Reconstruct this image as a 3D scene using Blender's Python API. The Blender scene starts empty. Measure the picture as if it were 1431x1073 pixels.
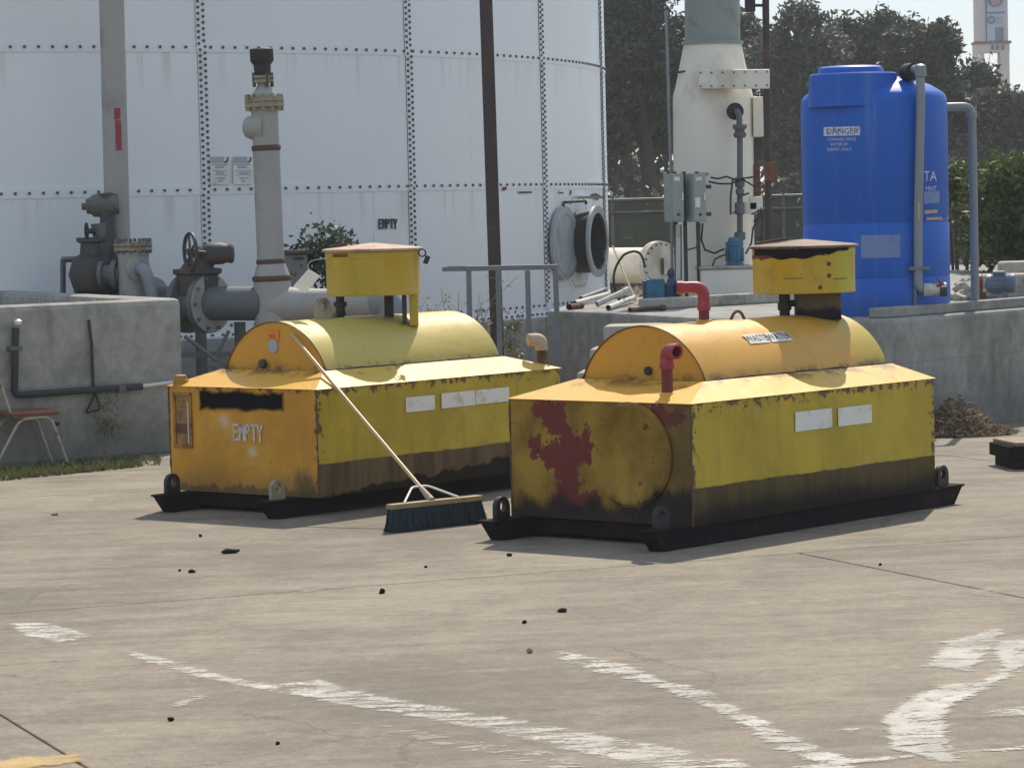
import bpy, bmesh, math, random
import numpy as np
from mathutils import Vector, Matrix
random.seed(7)
rng = np.random.default_rng(7)
scene = bpy.context.scene
col = scene.collection

# ------------------------------------------------------------------ camera
F = 4216.0; PITCH = 0.0579151; ROLL = 0.0249954; CAM_H = 2.0
cp, sp, cr, sr = math.cos(PITCH), math.sin(PITCH), math.cos(ROLL), math.sin(ROLL)
c_right = Vector((1, 0, 0)); c_fwd = Vector((0, cp, -sp)); c_up = Vector((0, sp, cp))
r2 = c_right*cr - c_up*sr; u2 = c_up*cr + c_right*sr
cd = bpy.data.cameras.new('camera'); cam = bpy.data.objects.new('camera', cd); col.objects.link(cam)
m = Matrix.Identity(4)
for i in range(3):
    m[i][0] = r2[i]; m[i][1] = u2[i]; m[i][2] = -c_fwd[i]
m[2][3] = CAM_H
cam.matrix_world = m
cd.sensor_fit = 'HORIZONTAL'; cd.sensor_width = 36; cd.lens = 36*F/1431
cd.clip_start = 0.1; cd.clip_end = 3000
scene.camera = cam

# ------------------------------------------------------------------ light
SUN_EL, SUN_AZ = math.radians(49), math.radians(14)      # azimuth: right of +Y
w = bpy.data.worlds.new('World'); scene.world = w; w.use_nodes = True
nt = w.node_tree; bg = nt.nodes['Background']
sky = nt.nodes.new('ShaderNodeTexSky'); sky.sky_type = 'NISHITA'; sky.sun_disc = False
sky.sun_elevation = SUN_EL; sky.sun_rotation = SUN_AZ
sky.altitude = 0; sky.air_density = 1.0; sky.dust_density = 0.6; sky.ozone_density = 1.0
# thin white overcast over the clear sky, even in every direction
veil = nt.nodes.new('ShaderNodeMix'); veil.data_type = 'RGBA'; veil.inputs[0].default_value = .60
veil.inputs[7].default_value = (5.5, 6.4, 7.5, 1)
nt.links.new(sky.outputs[0], veil.inputs[6]); nt.links.new(veil.outputs[2], bg.inputs[0]); bg.inputs[1].default_value = 0.093
sd = bpy.data.lights.new('sun', 'SUN'); sd.energy = 3.6; sd.angle = math.radians(0.55); sd.color = (1, .89, .73)
so = bpy.data.objects.new('sun', sd); col.objects.link(so)
sdir = Vector((math.cos(SUN_EL)*math.sin(SUN_AZ), math.cos(SUN_EL)*math.cos(SUN_AZ), math.sin(SUN_EL)))
so.rotation_euler = sdir.to_track_quat('Z', 'Y').to_euler(); so.location = (10, 30, 40)
scene.view_settings.view_transform = 'Standard'; scene.view_settings.look = 'None'
scene.view_settings.exposure = 0.42; scene.view_settings.gamma = 1.0

# ------------------------------------------------------------------ pixel -> place
def ray(x, y):
    u = (x-715.5)/F; v = (536.5-y)/F
    rt = u*cr + v*sr; up = v*cr - u*sr
    return Vector((rt, cp+up*sp, -sp+up*cp))
def at(x, y, Y):
    d = ray(x, y); t = Y/d.y
    return Vector((0, 0, CAM_H)) + d*t
def gnd(x, y, z=0.0):
    d = ray(x, y); t = (z-CAM_H)/d.z
    return Vector((0, 0, CAM_H)) + d*t
def pm(px, Y):                      # metres for px pixels at distance Y
    return px*Y/F

# ------------------------------------------------------------------ mesh building
class MB:
    def __init__(s): s.v = []; s.f = []
    def add(s, vs, fs):
        b = len(s.v); s.v += [Vector(p) for p in vs]; s.f += [tuple(i+b for i in f) for f in fs]; return s
    def box(s, c, size, rot=None):
        hx, hy, hz = (q/2 for q in size); vs = []
        for z in (-hz, hz):
            for x, y in ((-hx, -hy), (hx, -hy), (hx, hy), (-hx, hy)): vs.append(Vector((x, y, z)))
        if rot is not None:
            R = rot if isinstance(rot, Matrix) else Matrix.Rotation(rot, 3, 'Z')
            vs = [R @ p for p in vs]
        c = Vector(c); vs = [p+c for p in vs]
        return s.add(vs, [(3, 2, 1, 0), (4, 5, 6, 7), (0, 1, 5, 4), (1, 2, 6, 5), (2, 3, 7, 6), (3, 0, 4, 7)])
    def bb(s, x0, x1, y0, y1, z0, z1):
        return s.box(((x0+x1)/2, (y0+y1)/2, (z0+z1)/2), (x1-x0, y1-y0, z1-z0))
    def ring_pts(s, p, d, r, n, up=None):
        d = Vector(d).normalized()
        a = up if up is not None else (Vector((0, 0, 1)) if abs(d.z) < .9 else Vector((1, 0, 0)))
        u = d.cross(a).normalized(); v = u.cross(d)
        return [Vector(p) + (u*math.cos(2*math.pi*i/n) + v*math.sin(2*math.pi*i/n))*r for i in range(n)]
    def cyl(s, p0, p1, r0, r1=None, n=20, caps=True):
        r1 = r0 if r1 is None else r1
        d = Vector(p1)-Vector(p0)
        vs = s.ring_pts(p0, d, r0, n) + s.ring_pts(p1, d, r1, n)
        fs = [(i, (i+1) % n, n+(i+1) % n, n+i) for i in range(n)]
        if caps: fs += [tuple(range(n-1, -1, -1)), tuple(range(n, 2*n))]
        return s.add(vs, fs)
    def lathe(s, p0, axis, prof, n=28, caps=True):
        """prof: list of (distance along axis, radius)"""
        axis = Vector(axis).normalized(); p0 = Vector(p0); vs = []; fs = []
        for t, r in prof: vs += s.ring_pts(p0+axis*t, axis, max(r, 1e-4), n)
        for k in range(len(prof)-1):
            for i in range(n):
                fs.append((k*n+i, k*n+(i+1) % n, (k+1)*n+(i+1) % n, (k+1)*n+i))
        if caps: fs += [tuple(range(n-1, -1, -1)), tuple(range((len(prof)-1)*n, len(prof)*n))]
        return s.add(vs, fs)
    def tube(s, pts, r, n=10, caps=True, closed=False):
        pts = [Vector(p) for p in pts]; N = len(pts); vs = []; fs = []
        rs = r if isinstance(r, (list, tuple)) else [r]*N
        prev = None
        for k, p in enumerate(pts):
            if closed: d = pts[(k+1) % N]-pts[k-1]
            else: d = pts[min(k+1, N-1)]-pts[max(k-1, 0)]
            d.normalize()
            if prev is None:
                a = Vector((0, 0, 1)) if abs(d.z) < .9 else Vector((1, 0, 0))
                u = d.cross(a).normalized()
            else:
                u = (prev - d*prev.dot(d)).normalized()
            prev = u; v = u.cross(d)
            vs += [p + (u*math.cos(2*math.pi*i/n)+v*math.sin(2*math.pi*i/n))*rs[k] for i in range(n)]
        for k in range(N if closed else N-1):
            k2 = (k+1) % N
            for i in range(n): fs.append((k*n+i, k*n+(i+1) % n, k2*n+(i+1) % n, k2*n+i))
        if caps and not closed: fs += [tuple(range(n-1, -1, -1)), tuple(range((N-1)*n, N*n))]
        return s.add(vs, fs)
    def torus(s, c, axis, R, r, n=28, k=8):
        pts = s.ring_pts(c, axis, R, n); return s.tube(pts, r, k, closed=True)
    def prism(s, poly, ex):
        """poly: planar list of points, extruded by vector ex"""
        n = len(poly); ex = Vector(ex); vs = [Vector(p) for p in poly] + [Vector(p)+ex for p in poly]
        return s.add(vs, [tuple(range(n-1, -1, -1)), tuple(range(n, 2*n))] + [(i, (i+1) % n, n+(i+1) % n, n+i) for i in range(n)])
    def mesh(s, name):
        me = bpy.data.meshes.new(name); me.from_pydata([tuple(p) for p in s.v], [], s.f)
        bm = bmesh.new(); bm.from_mesh(me); bmesh.ops.recalc_face_normals(bm, faces=bm.faces); bm.to_mesh(me); bm.free()
        return me
    def build(s, name, mat, parent=None, world=False, smooth=False, bevel=0, label=None, xf=None):
        if xf is not None: s.v = [xf @ p for p in s.v]
        if world and parent is not None:
            inv = MATS[parent.name].inverted(); s.v = [inv @ p for p in s.v]
        return link(name, s.mesh(name), mat, parent, smooth, bevel, label)
MATS = {}
def link(name, me, mat, parent=None, smooth=False, bevel=0, label=None):
    o = bpy.data.objects.new(name, me); col.objects.link(o)
    if mat is not None and not me.materials: me.materials.append(mat)
    if parent is not None:
        o.parent = parent; MATS[o.name] = MATS[parent.name]
    else: MATS[o.name] = Matrix.Identity(4)
    if smooth:
        me.shade_auto_smooth(angle=math.radians(38)) if hasattr(me, 'shade_auto_smooth') else None
        for p in me.polygons: p.use_smooth = True
        if not hasattr(me, 'shade_auto_smooth'):
            me.set_sharp_from_angle(angle=math.radians(38))
    if bevel:
        b = o.modifiers.new('bevel', 'BEVEL'); b.width = bevel; b.segments = 2; b.limit_method = 'ANGLE'; b.angle_limit = math.radians(40)
    if label: o['label'] = label
    return o
def arr_mesh(name, verts, faces_n, k):
    """numpy verts (N,3), faces as consecutive groups of k verts"""
    me = bpy.data.meshes.new(name); n = len(verts); nf = n//k
    me.vertices.add(n); me.vertices.foreach_set('co', np.asarray(verts, dtype=np.float32).ravel())
    me.loops.add(n); me.loops.foreach_set('vertex_index', np.arange(n, dtype=np.int32))
    me.polygons.add(nf); me.polygons.foreach_set('loop_start', np.arange(0, n, k, dtype=np.int32))
    me.update(calc_edges=True); me.validate(); return me
def tag(o, label, cat=None, group=None, kind=None):
    o['label'] = label
    if cat: o['category'] = cat
    if group: o['group'] = group
    if kind: o['kind'] = kind
    return o
def thing(name, label, cat, loc=(0, 0, 0), rz=0, group=None):
    o = bpy.data.objects.new(name, None); col.objects.link(o)
    o.location = loc; o.rotation_euler = (0, 0, rz); o.empty_display_size = .1
    MATS[o.name] = Matrix.Translation(Vector(loc)) @ Matrix.Rotation(rz, 4, 'Z')
    return tag(o, label, cat, group)
def struct(o): o['kind'] = 'structure'; return o

def arc(p0, p1, p2, n=8):
    """quadratic bend"""
    p0, p1, p2 = Vector(p0), Vector(p1), Vector(p2)
    return [p0*(1-t)**2 + p1*2*t*(1-t) + p2*t*t for t in [i/n for i in range(n+1)]]
def bent(pts, r, n=6):
    """polyline with rounded corners of size r"""
    pts = [Vector(p) for p in pts]; out = [pts[0]]
    for i in range(1, len(pts)-1):
        a = pts[i] + (pts[i-1]-pts[i]).normalized()*min(r, (pts[i-1]-pts[i]).length*.49)
        b = pts[i] + (pts[i+1]-pts[i]).normalized()*min(r, (pts[i+1]-pts[i]).length*.49)
        out += arc(a, pts[i], b, n)
    return out + [pts[-1]]

# ------------------------------------------------------------------ shader building
class Sk:
    def __init__(s, n, sock): s.n = n; s.k = sock
    def _m(s, op, o, rev=False, c=None):
        a, b = (o, s) if rev else (s, o)
        return s.n.math(op, a, b, c)
    def __add__(s, o): return s._m('ADD', o)
    __radd__ = __add__
    def __sub__(s, o): return s._m('SUBTRACT', o)
    def __rsub__(s, o): return s._m('SUBTRACT', o, True)
    def __mul__(s, o): return s._m('MULTIPLY', o)
    __rmul__ = __mul__
    def __truediv__(s, o): return s._m('DIVIDE', o)
    def max(s, o): return s._m('MAXIMUM', o)
    def min(s, o): return s._m('MINIMUM', o)
    def abs(s): return s._m('ABSOLUTE', 0)
    def pow(s, o): return s._m('POWER', o)
    def st(s, a, b): return s.n.step(s, a, b)
class NB:
    def __init__(s, name):
        s.mat = bpy.data.materials.new(name); s.mat.use_nodes = True
        s.t = s.mat.node_tree; s.N = s.t.nodes; s.L = s.t.links
        s.bsdf = s.N['Principled BSDF']; s.out = s.N['Material Output']
        s._tc = None
    def put(s, sock, v):
        if isinstance(v, Sk): s.L.new(v.k, sock)
        elif isinstance(v, (tuple, list)): sock.default_value = (*v, 1) if len(v) == 3 and len(sock.default_value) == 4 else v
        else: sock.default_value = v
    def math(s, op, a, b=0, c=None):
        n = s.N.new('ShaderNodeMath'); n.operation = op; s.put(n.inputs[0], a); s.put(n.inputs[1], b)
        if c is not None: s.put(n.inputs[2], c)
        return Sk(s, n.outputs[0])
    def tc(s, which='Object'):
        if s._tc is None: s._tc = s.N.new('ShaderNodeTexCoord')
        return Sk(s, s._tc.outputs[which])
    def pos(s): return Sk(s, s.N.new('ShaderNodeNewGeometry').outputs['Position'])
    def rnd(s): return Sk(s, s.N.new('ShaderNodeObjectInfo').outputs['Random'])
    def island(s): return Sk(s, s.N.new('ShaderNodeNewGeometry').outputs['Random Per Island'])
    def xyz(s, v):
        n = s.N.new('ShaderNodeSeparateXYZ'); s.put(n.inputs[0], v); return [Sk(s, o) for o in n.outputs]
    def comb(s, x, y, z):
        n = s.N.new('ShaderNodeCombineXYZ')
        for i, q in enumerate((x, y, z)): s.put(n.inputs[i], q)
        return Sk(s, n.outputs[0])
    def scale(s, v, sc):
        n = s.N.new('ShaderNodeMapping'); s.put(n.inputs[0], v); n.inputs['Scale'].default_value = sc; return Sk(s, n.outputs[0])
    def noise(s, v, sc, det=4, rough=.55, dist=0):
        n = s.N.new('ShaderNodeTexNoise'); s.put(n.inputs['Vector'], v); n.inputs['Scale'].default_value = sc
        n.inputs['Detail'].default_value = det; n.inputs['Roughness'].default_value = rough; n.inputs['Distortion'].default_value = dist
        return Sk(s, n.outputs[0])
    def vor(s, v, sc, feat='F1', out=0):
        n = s.N.new('ShaderNodeTexVoronoi'); n.feature = feat; s.put(n.inputs['Vector'], v); n.inputs['Scale'].default_value = sc
        return Sk(s, n.outputs[out])
    def step(s, x, a, b):
        n = s.N.new('ShaderNodeMapRange'); n.interpolation_type = 'SMOOTHSTEP'; s.put(n.inputs[0], x)
        rev = a > b
        n.inputs[1].default_value, n.inputs[2].default_value = (b, a) if rev else (a, b)
        n.inputs[3].default_value, n.inputs[4].default_value = (1, 0) if rev else (0, 1)
        return Sk(s, n.outputs[0])
    def mix(s, f, a, b):
        n = s.N.new('ShaderNodeMix'); n.data_type = 'RGBA'; s.put(n.inputs[0], f); s.put(n.inputs[6], a); s.put(n.inputs[7], b)
        return Sk(s, n.outputs[2])
    def mul(s, a, fac):
        n = s.N.new('ShaderNodeVectorMath'); n.operation = 'SCALE'; s.put(n.inputs[0], a); s.put(n.inputs['Scale'], fac); return Sk(s, n.outputs[0])
    def bump(s, h, strength=.3, dist=.01):
        n = s.N.new('ShaderNodeBump'); n.inputs['Strength'].default_value = strength; n.inputs['Distance'].default_value = dist
        s.put(n.inputs['Height'], h); s.L.new(n.outputs[0], s.bsdf.inputs['Normal'])
    def done(s, colr, rough=.6, metal=0, alpha=None, spec=None):
        s.put(s.bsdf.inputs['Base Color'], colr); s.put(s.bsdf.inputs['Roughness'], rough); s.put(s.bsdf.inputs['Metallic'], metal)
        if alpha is not None: s.put(s.bsdf.inputs['Alpha'], alpha)
        if spec is not None: s.put(s.bsdf.inputs['Specular IOR Level'], spec)
        return s.mat
def sbox(n, x, y, x0, x1, y0, y1, soft):
    """soft box mask"""
    cx, cy = (x0+x1)/2, (y0+y1)/2
    a = ((x-cx).abs() - (x1-x0)/2).max((y-cy).abs() - (y1-y0)/2)
    return a.st(soft, -soft)

def simple(name, c, rough=.55, metal=0, var=.18, sc=6, dirt=None, damt=.4, dsc=3, bump=.15, bsc=60, spec=None):
    n = NB(name); v = n.pos()
    f = n.noise(v, sc, 5)
    k = (f-.5)*(2*var)+1
    base = n.mul(c, k) if not isinstance(c, Sk) else c
    cc = base
    if dirt is not None:
        d = n.noise(v, dsc, 6, .65); cc = n.mix(d.st(.62-damt*.35, .82-damt*.25), cc, dirt)
    rr = (n.noise(v, sc*2, 3)-.5)*.2 + rough
    if bump: n.bump(n.noise(v, bsc, 3), bump, .004)
    return n.done(cc, rr, metal, spec=spec)
_mul = NB.mul
def mul2(s, a, fac):
    if isinstance(a, (tuple, list)):
        n = s.N.new('ShaderNodeRGB'); n.outputs[0].default_value = (*a, 1); a = Sk(s, n.outputs[0])
    return _mul(s, a, fac)
NB.mul = mul2

# ------------------------------------------------------------------ materials
M = {}
def m_concrete_ground():
    n = NB('yard_concrete'); v = n.pos(); x, y, z = n.xyz(v)
    big = n.noise(v, .45, 5, .6, .4); mid = n.noise(n.scale(v, (1.6, .9, 1)), 1.3, 6, .62, .6)
    fine = n.noise(v, 14, 5, .6); grit = n.noise(v, 90, 3, .6)
    # broom-swept streaks across the slabs
    th = math.radians(8); u = x*math.cos(th)+y*math.sin(th); q = y*math.cos(th)-x*math.sin(th)
    st = n.noise(n.comb(u*.55, q*2.6, z), 1.6, 6, .6, .3)
    f = big*.34 + mid*.26 + st*.24 + fine*.16
    c = n.mix(f.st(.40, .60), (.142, .121, .094), (.262, .223, .170))
    dark = (n.noise(v, .8, 7, .68, .8)).st(.60, .78); c = n.mix(dark*.6, c, (.115, .105, .092))
    lite = (n.noise(n.comb(u*.8, q*2.2, z+5.), 1.9, 7, .66, .5)).st(.62, .80); c = n.mix(lite*.42, c, (.36, .33, .275))
    blot = n.noise(n.comb(u*.9+3., q*1.9, z), 3.4, 7, .7, .9); c = n.mul(c, (blot-.5)*.75+1)
    spots = n.vor(v, 9).st(.055, .03)*n.noise(v, 2.2, 2).st(.55, .7); c = n.mix(spots*.55, c, (.10, .09, .08))
    oil = n.noise(v, .55, 3, .5, .3).st(.63, .72)*n.noise(v, 4, 6, .7).st(.42, .62); c = n.mix(oil*.38, c, (.11, .10, .088))
    agg = n.vor(v, 70, 'F1', 1); ax_ = n.xyz(agg)[0]; c = n.mul(c, (ax_-.5)*.22+1)
    ty = ((x*.55+y*.2+n.noise(v, .25, 2)*1.6)-n.math('FLOOR', x*.55+y*.2+n.noise(v, .25, 2)*1.6)-.5).abs().st(.16, .02)*n.noise(v, .35, 3).st(.5, .62); c = n.mix(ty*.22, c, (.12, .11, .10))
    c = n.mul(c, (grit-.5)*.55+1)
    c = n.mul(c, (n.rnd()-.5)*.05+1)
    # fine cracks
    cr_ = n.vor(n.comb(x+(mid-.5)*.7, y+(fine-.5)*.25, z), .42, 'DISTANCE_TO_EDGE').st(.006, .001)*n.noise(v, .6, 2).st(.52, .6)
    c = n.mix(cr_*.55, c, (.09, .08, .07))
    n.bump(fine*.6+grit*.4-cr_, .28, .006)
    return n.done(c, (mid-.5)*.2+.82, spec=.35)
M['yard'] = m_concrete_ground()
def m_wall(name, a, b, stain=.5):
    n = NB(name); v = n.pos(); x, y, z = n.xyz(v)
    f = n.noise(v, 1.3, 7, .65, .4)*.6+n.noise(v, 9, 5, .6)*.4
    c = n.mix(f.st(.36, .64), a, b)
    dr = n.noise(n.comb(x*5, y*5, z*.5), 1.1, 5, .6).st(.52, .72)*n.noise(v, .9, 3).st(.38, .62)
    c = n.mix(dr*stain, c, (.085, .08, .07))
    d2 = n.noise(v, 2.4, 6, .7, .7).st(.6, .74); c = n.mix(d2*.5, c, (.11, .105, .095))
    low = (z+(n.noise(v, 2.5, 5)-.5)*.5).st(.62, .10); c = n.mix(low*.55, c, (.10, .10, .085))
    form = (z.__add__((n.noise(v, 6, 2)-.5)*.01)); fl = ((form-.62).abs()).st(.006, .002)
    c = n.mix(fl*.35, c, (.12, .11, .10))
    pits = n.vor(v, 16).st(.10, .05)*n.noise(v, 3, 2).st(.5, .62); c = n.mix(pits*.6, c, (.07, .065, .06))
    n.bump(f+n.noise(v, 60, 3)*.3-pits*.6, .35, .01)
    return n.done(c, .88, spec=.3)
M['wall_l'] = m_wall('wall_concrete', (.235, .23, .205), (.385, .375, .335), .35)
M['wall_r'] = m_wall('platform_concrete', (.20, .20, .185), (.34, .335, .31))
M['pad'] = simple('pad_concrete', (.42, .39, .33), .88, var=.25, sc=3, dirt=(.14, .12, .10), damt=.5)
def m_tank_white():
    n = NB('tank_white_enamel'); v = n.pos(); x, y, z = n.xyz(v)
    f = n.noise(v, .6, 4); c = n.mix(f, (.74, .775, .80), (.82, .835, .845))
    st = n.noise(n.comb(x*3, y*3, z*.35), 1.0, 5, .6).st(.58, .78); c = n.mix(st*.22, c, (.50, .50, .46))
    sm = n.noise(v, 1.8, 6, .7).st(.66, .80); c = n.mix(sm*.25, c, (.42, .36, .28))
    for zs in (2.22, 3.68):
        d = (z*-1.+zs); k = d.st(.55, .0)*d.st(-.002, .004)*n.noise(n.comb(x*7, y*7, z*.25), 1.3, 4, .6).st(.50, .68); c = n.mix(k*.38, c, (.46, .40, .33))
    rs = n.noise(n.comb(x, y, z*.8), 7, 5, .7).st(.73, .78); c = n.mix(rs*.5, c, (.30, .16, .10))
    c = n.mul(c, (n.rnd()-.5)*.05+1)
    n.bump(n.noise(v, 1.4, 3)+n.noise(v, 25, 2)*.05, .12, .03)
    return n.done(c, .42, spec=.45)
M['tank_white'] = m_tank_white()
M['bolt'] = simple('tank_bolt', (.085, .092, .10), .5, .3, bump=0)
M['ring'] = simple('ring_concrete', (.30, .30, .27), .9, var=.25, sc=3, dirt=(.12, .11, .09), damt=.5)
M['pipe_grey'] = simple('pipe_grey_paint', (.345, .338, .315), .55, var=.14, sc=3, dirt=(.23, .21, .185), damt=.25, dsc=2.5)
M['pipe_dark'] = simple('valve_iron', (.05, .058, .058), .6, .2, var=.35, sc=7, dirt=(.13, .07, .045), damt=.4, dsc=5)
M['pipe_mid'] = simple('pipe_slate', (.115, .128, .132), .6, var=.2, sc=4, dirt=(.10, .08, .07), damt=.4)
M['flange'] = simple('flange_khaki', (.30, .265, .17), .6, var=.25, sc=8, dirt=(.16, .09, .05), damt=.5, dsc=6)
M['rust'] = simple('rust', (.15, .06, .032), .85, var=.4, sc=14, dirt=(.06, .03, .02), damt=.5, dsc=9, bump=.5)
M['weld'] = simple('rusty_weld', (.10, .055, .035), .8, var=.4, sc=14, bump=.4)
M['black'] = simple('black_iron', (.018, .018, .02), .55, .1, var=.3, sc=12)
M['brown_post'] = simple('brown_steel_post', (.042, .026, .023), .6, var=.35, sc=5, dirt=(.10, .045, .03), damt=.3, dsc=4)
M['rail_grey'] = simple('galvanised_rail', (.16, .185, .205), .5, .3, var=.15, sc=8, dirt=(.16, .16, .15), damt=.4)
M['white_paint'] = simple('vessel_white_paint', (.78, .73, .62), .5, var=.06, sc=1.5, dirt=(.52, .46, .36), damt=.35, dsc=1.4, bump=.06)
M['stack_grey'] = simple('stack_grey_paint', (.24, .275, .255), .5, var=.12, sc=2, dirt=(.16, .17, .16), damt=.4)
M['elec'] = simple('cabinet_grey', (.30, .335, .295), .5, var=.08, sc=5, dirt=(.18, .19, .17), damt=.25)
M['pvc'] = simple('grey_pvc', (.22, .25, .27), .45, var=.1, sc=4, dirt=(.22, .23, .22), damt=.3)
M['pvc_white'] = simple('white_pvc', (.56, .55, .51), .5, var=.12, sc=9, dirt=(.35, .31, .26), damt=.4, dsc=6)
M['pump_blue'] = simple('pump_blue_paint', (.035, .16, .25), .5, var=.25, sc=9, dirt=(.03, .07, .09), damt=.35, dsc=8)
M['pump_navy'] = simple('pump_navy_paint', (.02, .05, .12), .5, var=.3, sc=9)
M['motor_grey'] = simple('motor_grey_blue', (.14, .18, .22), .45, .2, var=.2, sc=10)
M['red'] = simple('red_pipe_paint', (.30, .028, .045), .5, var=.2, sc=12, dirt=(.34, .20, .19), damt=.25, dsc=14)
M['red_dark'] = simple('dark_red_paint', (.13, .016, .02), .6, var=.25, sc=12)
M['rubber_neck_shade'] = simple('rubber_neck_shade', (.02, .02, .02), .7, bump=0)  # true rubber on the hose; on the manway neck it paints in shadow
M['wood_old'] = simple('weathered_wood', (.30, .22, .15), .85, var=.3, sc=9, dirt=(.13, .10, .075), damt=.4, dsc=12, bump=.4)
M['dirt'] = simple('dirt', (.21, .165, .12), .95, var=.35, sc=6, dirt=(.10, .08, .06), damt=.5, bump=.6, bsc=30)
M['hatch'] = simple('hatch_galvanised', (.36, .41, .43), .5, .2, var=.15, sc=5, dirt=(.22, .23, .22), damt=.4)
M['shade_metal'] = simple('opening_shade', (.03, .028, .028), .8, bump=0)  # near-black colour stands in for the shade inside manway and elbow bore
def m_blue():
    n = NB('blue_polyethylene'); v = n.tc(); x, y, z = n.xyz(v)
    f = n.noise(v, 1.2, 4)
    c = n.mix(f, (.007, .098, .48), (.012, .125, .56))
    ch = n.noise(n.comb(x*2, y*2, z*.6), 2.2, 5, .6).st(.58, .8); c = n.mix(ch*.4, c, (.06, .16, .46))
    du = n.noise(n.comb(x*9, y*9, z*.5), 1.5, 6, .65).st(.52, .74); c = n.mix(du*.28, c, (.16, .24, .46))
    gr = (z+(n.noise(v, 5, 5)-.5)*.3).st(.35, .0); c = n.mix(gr*.3, c, (.10, .13, .24))
    n.bump(n.noise(v, 3, 3), .06, .03)
    return n.done(c, .48, spec=.35)
M['blue'] = m_blue()
M['blue_scuff'] = simple('faded_sticker', (.17, .25, .46), .6, var=.15, sc=9, dirt=(.10, .17, .42), damt=.3, dsc=14)
M['sign_white'] = simple('sign_white', (.62, .65, .72), .5, var=.12, sc=20, dirt=(.14, .20, .45), damt=.45, dsc=30, bump=0)
M['ink_white'] = simple('white_lettering', (.58, .62, .74), .6, var=.2, sc=40, bump=0)
M['ink_blue'] = simple('blue_lettering', (.055, .085, .25), .6, bump=0)
M['ink_black'] = simple('black_lettering', (.025, .025, .03), .6, bump=0)
M['ink_grey'] = simple('grey_print', (.36, .40, .45), .6, bump=0)
M['label_white'] = simple('label_white', (.74, .73, .68), .6, var=.08, sc=6, dirt=(.48, .45, .33), damt=.35, dsc=9, bump=0)
M['tag_white'] = simple('tag_white', (.80, .77, .72), .6, var=.05, bump=0)
M['orange'] = simple('orange_sticker', (.75, .24, .02), .6, var=.1, bump=0)
M['glass_dirty'] = simple('dirty_glass', (.22, .17, .07), .25, var=.3, sc=12)
M['seat'] = simple('chair_seat_vinyl', (.23, .085, .055), .45, var=.2, sc=10, dirt=(.14, .045, .03), damt=.3)
M['chair_tube'] = simple('chair_tube_beige', (.42, .37, .28), .45, .2, var=.2, sc=14, dirt=(.22, .14, .09), damt=.35, dsc=12)
M['broom_wood'] = simple('broom_block', (.33, .26, .15), .7, var=.2, sc=16, dirt=(.16, .13, .08), damt=.35, dsc=12)
M['broom_handle'] = simple('broom_handle', (.52, .36, .17), .4, var=.12, sc=10)
M['bristle'] = simple('broom_bristles', (.012, .03, .045), .75, var=.35, sc=30, bump=0)
M['bright_metal'] = simple('bright_metal', (.62, .60, .56), .4, .5, var=.1, sc=10, bump=0)
M['skid'] = simple('black_skid', (.010, .009, .011), .8, var=.4, sc=6, dirt=(.035, .013, .011), damt=.3, dsc=5, bump=.3, spec=.1)
M['lid_dark'] = simple('lid_oily_primer', (.20, .125, .085), .7, var=.3, sc=8, dirt=(.05, .03, .022), damt=.6, dsc=5)
M['lid'] = simple('lid_tan_primer', (.47, .325, .235), .7, var=.2, sc=8, dirt=(.27, .13, .09), damt=.4, dsc=6)
M['beige_cap'] = simple('beige_cap', (.47, .36, .27), .7, var=.15, sc=10, dirt=(.25, .17, .12), damt=.4, dsc=10)
M['conduit_black'] = simple('black_conduit', (.028, .033, .038), .6, var=.2, sc=10)
M['far_sign'] = simple('pylon_stone', (.60, .55, .53), .8, var=.08, sc=1, bump=0)
M['far_sign_blue'] = simple('pylon_panel', (.42, .52, .60), .6, var=.08, sc=1, bump=0)
M['far_sign_navy'] = simple('pylon_blue', (.12, .19, .33), .6, bump=0)
M['far_sign_purple'] = simple('pylon_emblem', (.11, .10, .24), .6, bump=0)
M['far_sign_pink'] = simple('pylon_emblem_band', (.38, .24, .28), .6, bump=0)
M['far_sign_trim'] = simple('pylon_trim', (.20, .13, .14), .8, bump=0)
M['far_build'] = simple('far_building', (.33, .36, .38), .8, var=.1, sc=.3, bump=0)

def leaf(name, a, b, rough=.55, trans=.25):
    n = NB(name); r = n.island(); v = n.pos(); f = n.noise(v, .7, 3)
    c = n.mix((r*.65+f*.35), a, b)
    m_ = n.done(c, rough, spec=.3)
    tr = n.N.new('ShaderNodeBsdfTranslucent'); mx = n.N.new('ShaderNodeMixShader'); mx.inputs[0].default_value = trans
    n.L.new(c.k, tr.inputs[0]); n.L.new(n.bsdf.outputs[0], mx.inputs[1]); n.L.new(tr.outputs[0], mx.inputs[2]); n.L.new(mx.outputs[0], n.out.inputs[0])
    return m_
M['leaf_dark'] = leaf('leaf_dark', (.030, .046, .032), (.092, .105, .066))
M['leaf_grey'] = leaf('leaf_grey', (.055, .062, .052), (.15, .155, .12))
M['leaf_hedge'] = leaf('leaf_hedge', (.025, .05, .014), (.12, .15, .03), trans=.3)
M['leaf_shrub'] = leaf('leaf_shrub', (.025, .05, .035), (.075, .11, .06))
M['leaf_weed'] = leaf('leaf_weed', (.06, .085, .02), (.18, .19, .07))
M['leaf_dry'] = leaf('leaf_dry', (.22, .18, .09), (.42, .37, .20))
M['grass'] = leaf('grass_blade', (.05, .075, .018), (.20, .19, .08))
M['debris'] = leaf('dry_debris', (.11, .075, .05), (.40, .30, .21), .9, .1)
M['bark'] = simple('bark', (.045, .04, .034), .9, var=.4, sc=5, bump=.6, bsc=12)
M['stem'] = simple('dry_stem', (.26, .23, .13), .8, bump=0)

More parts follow.
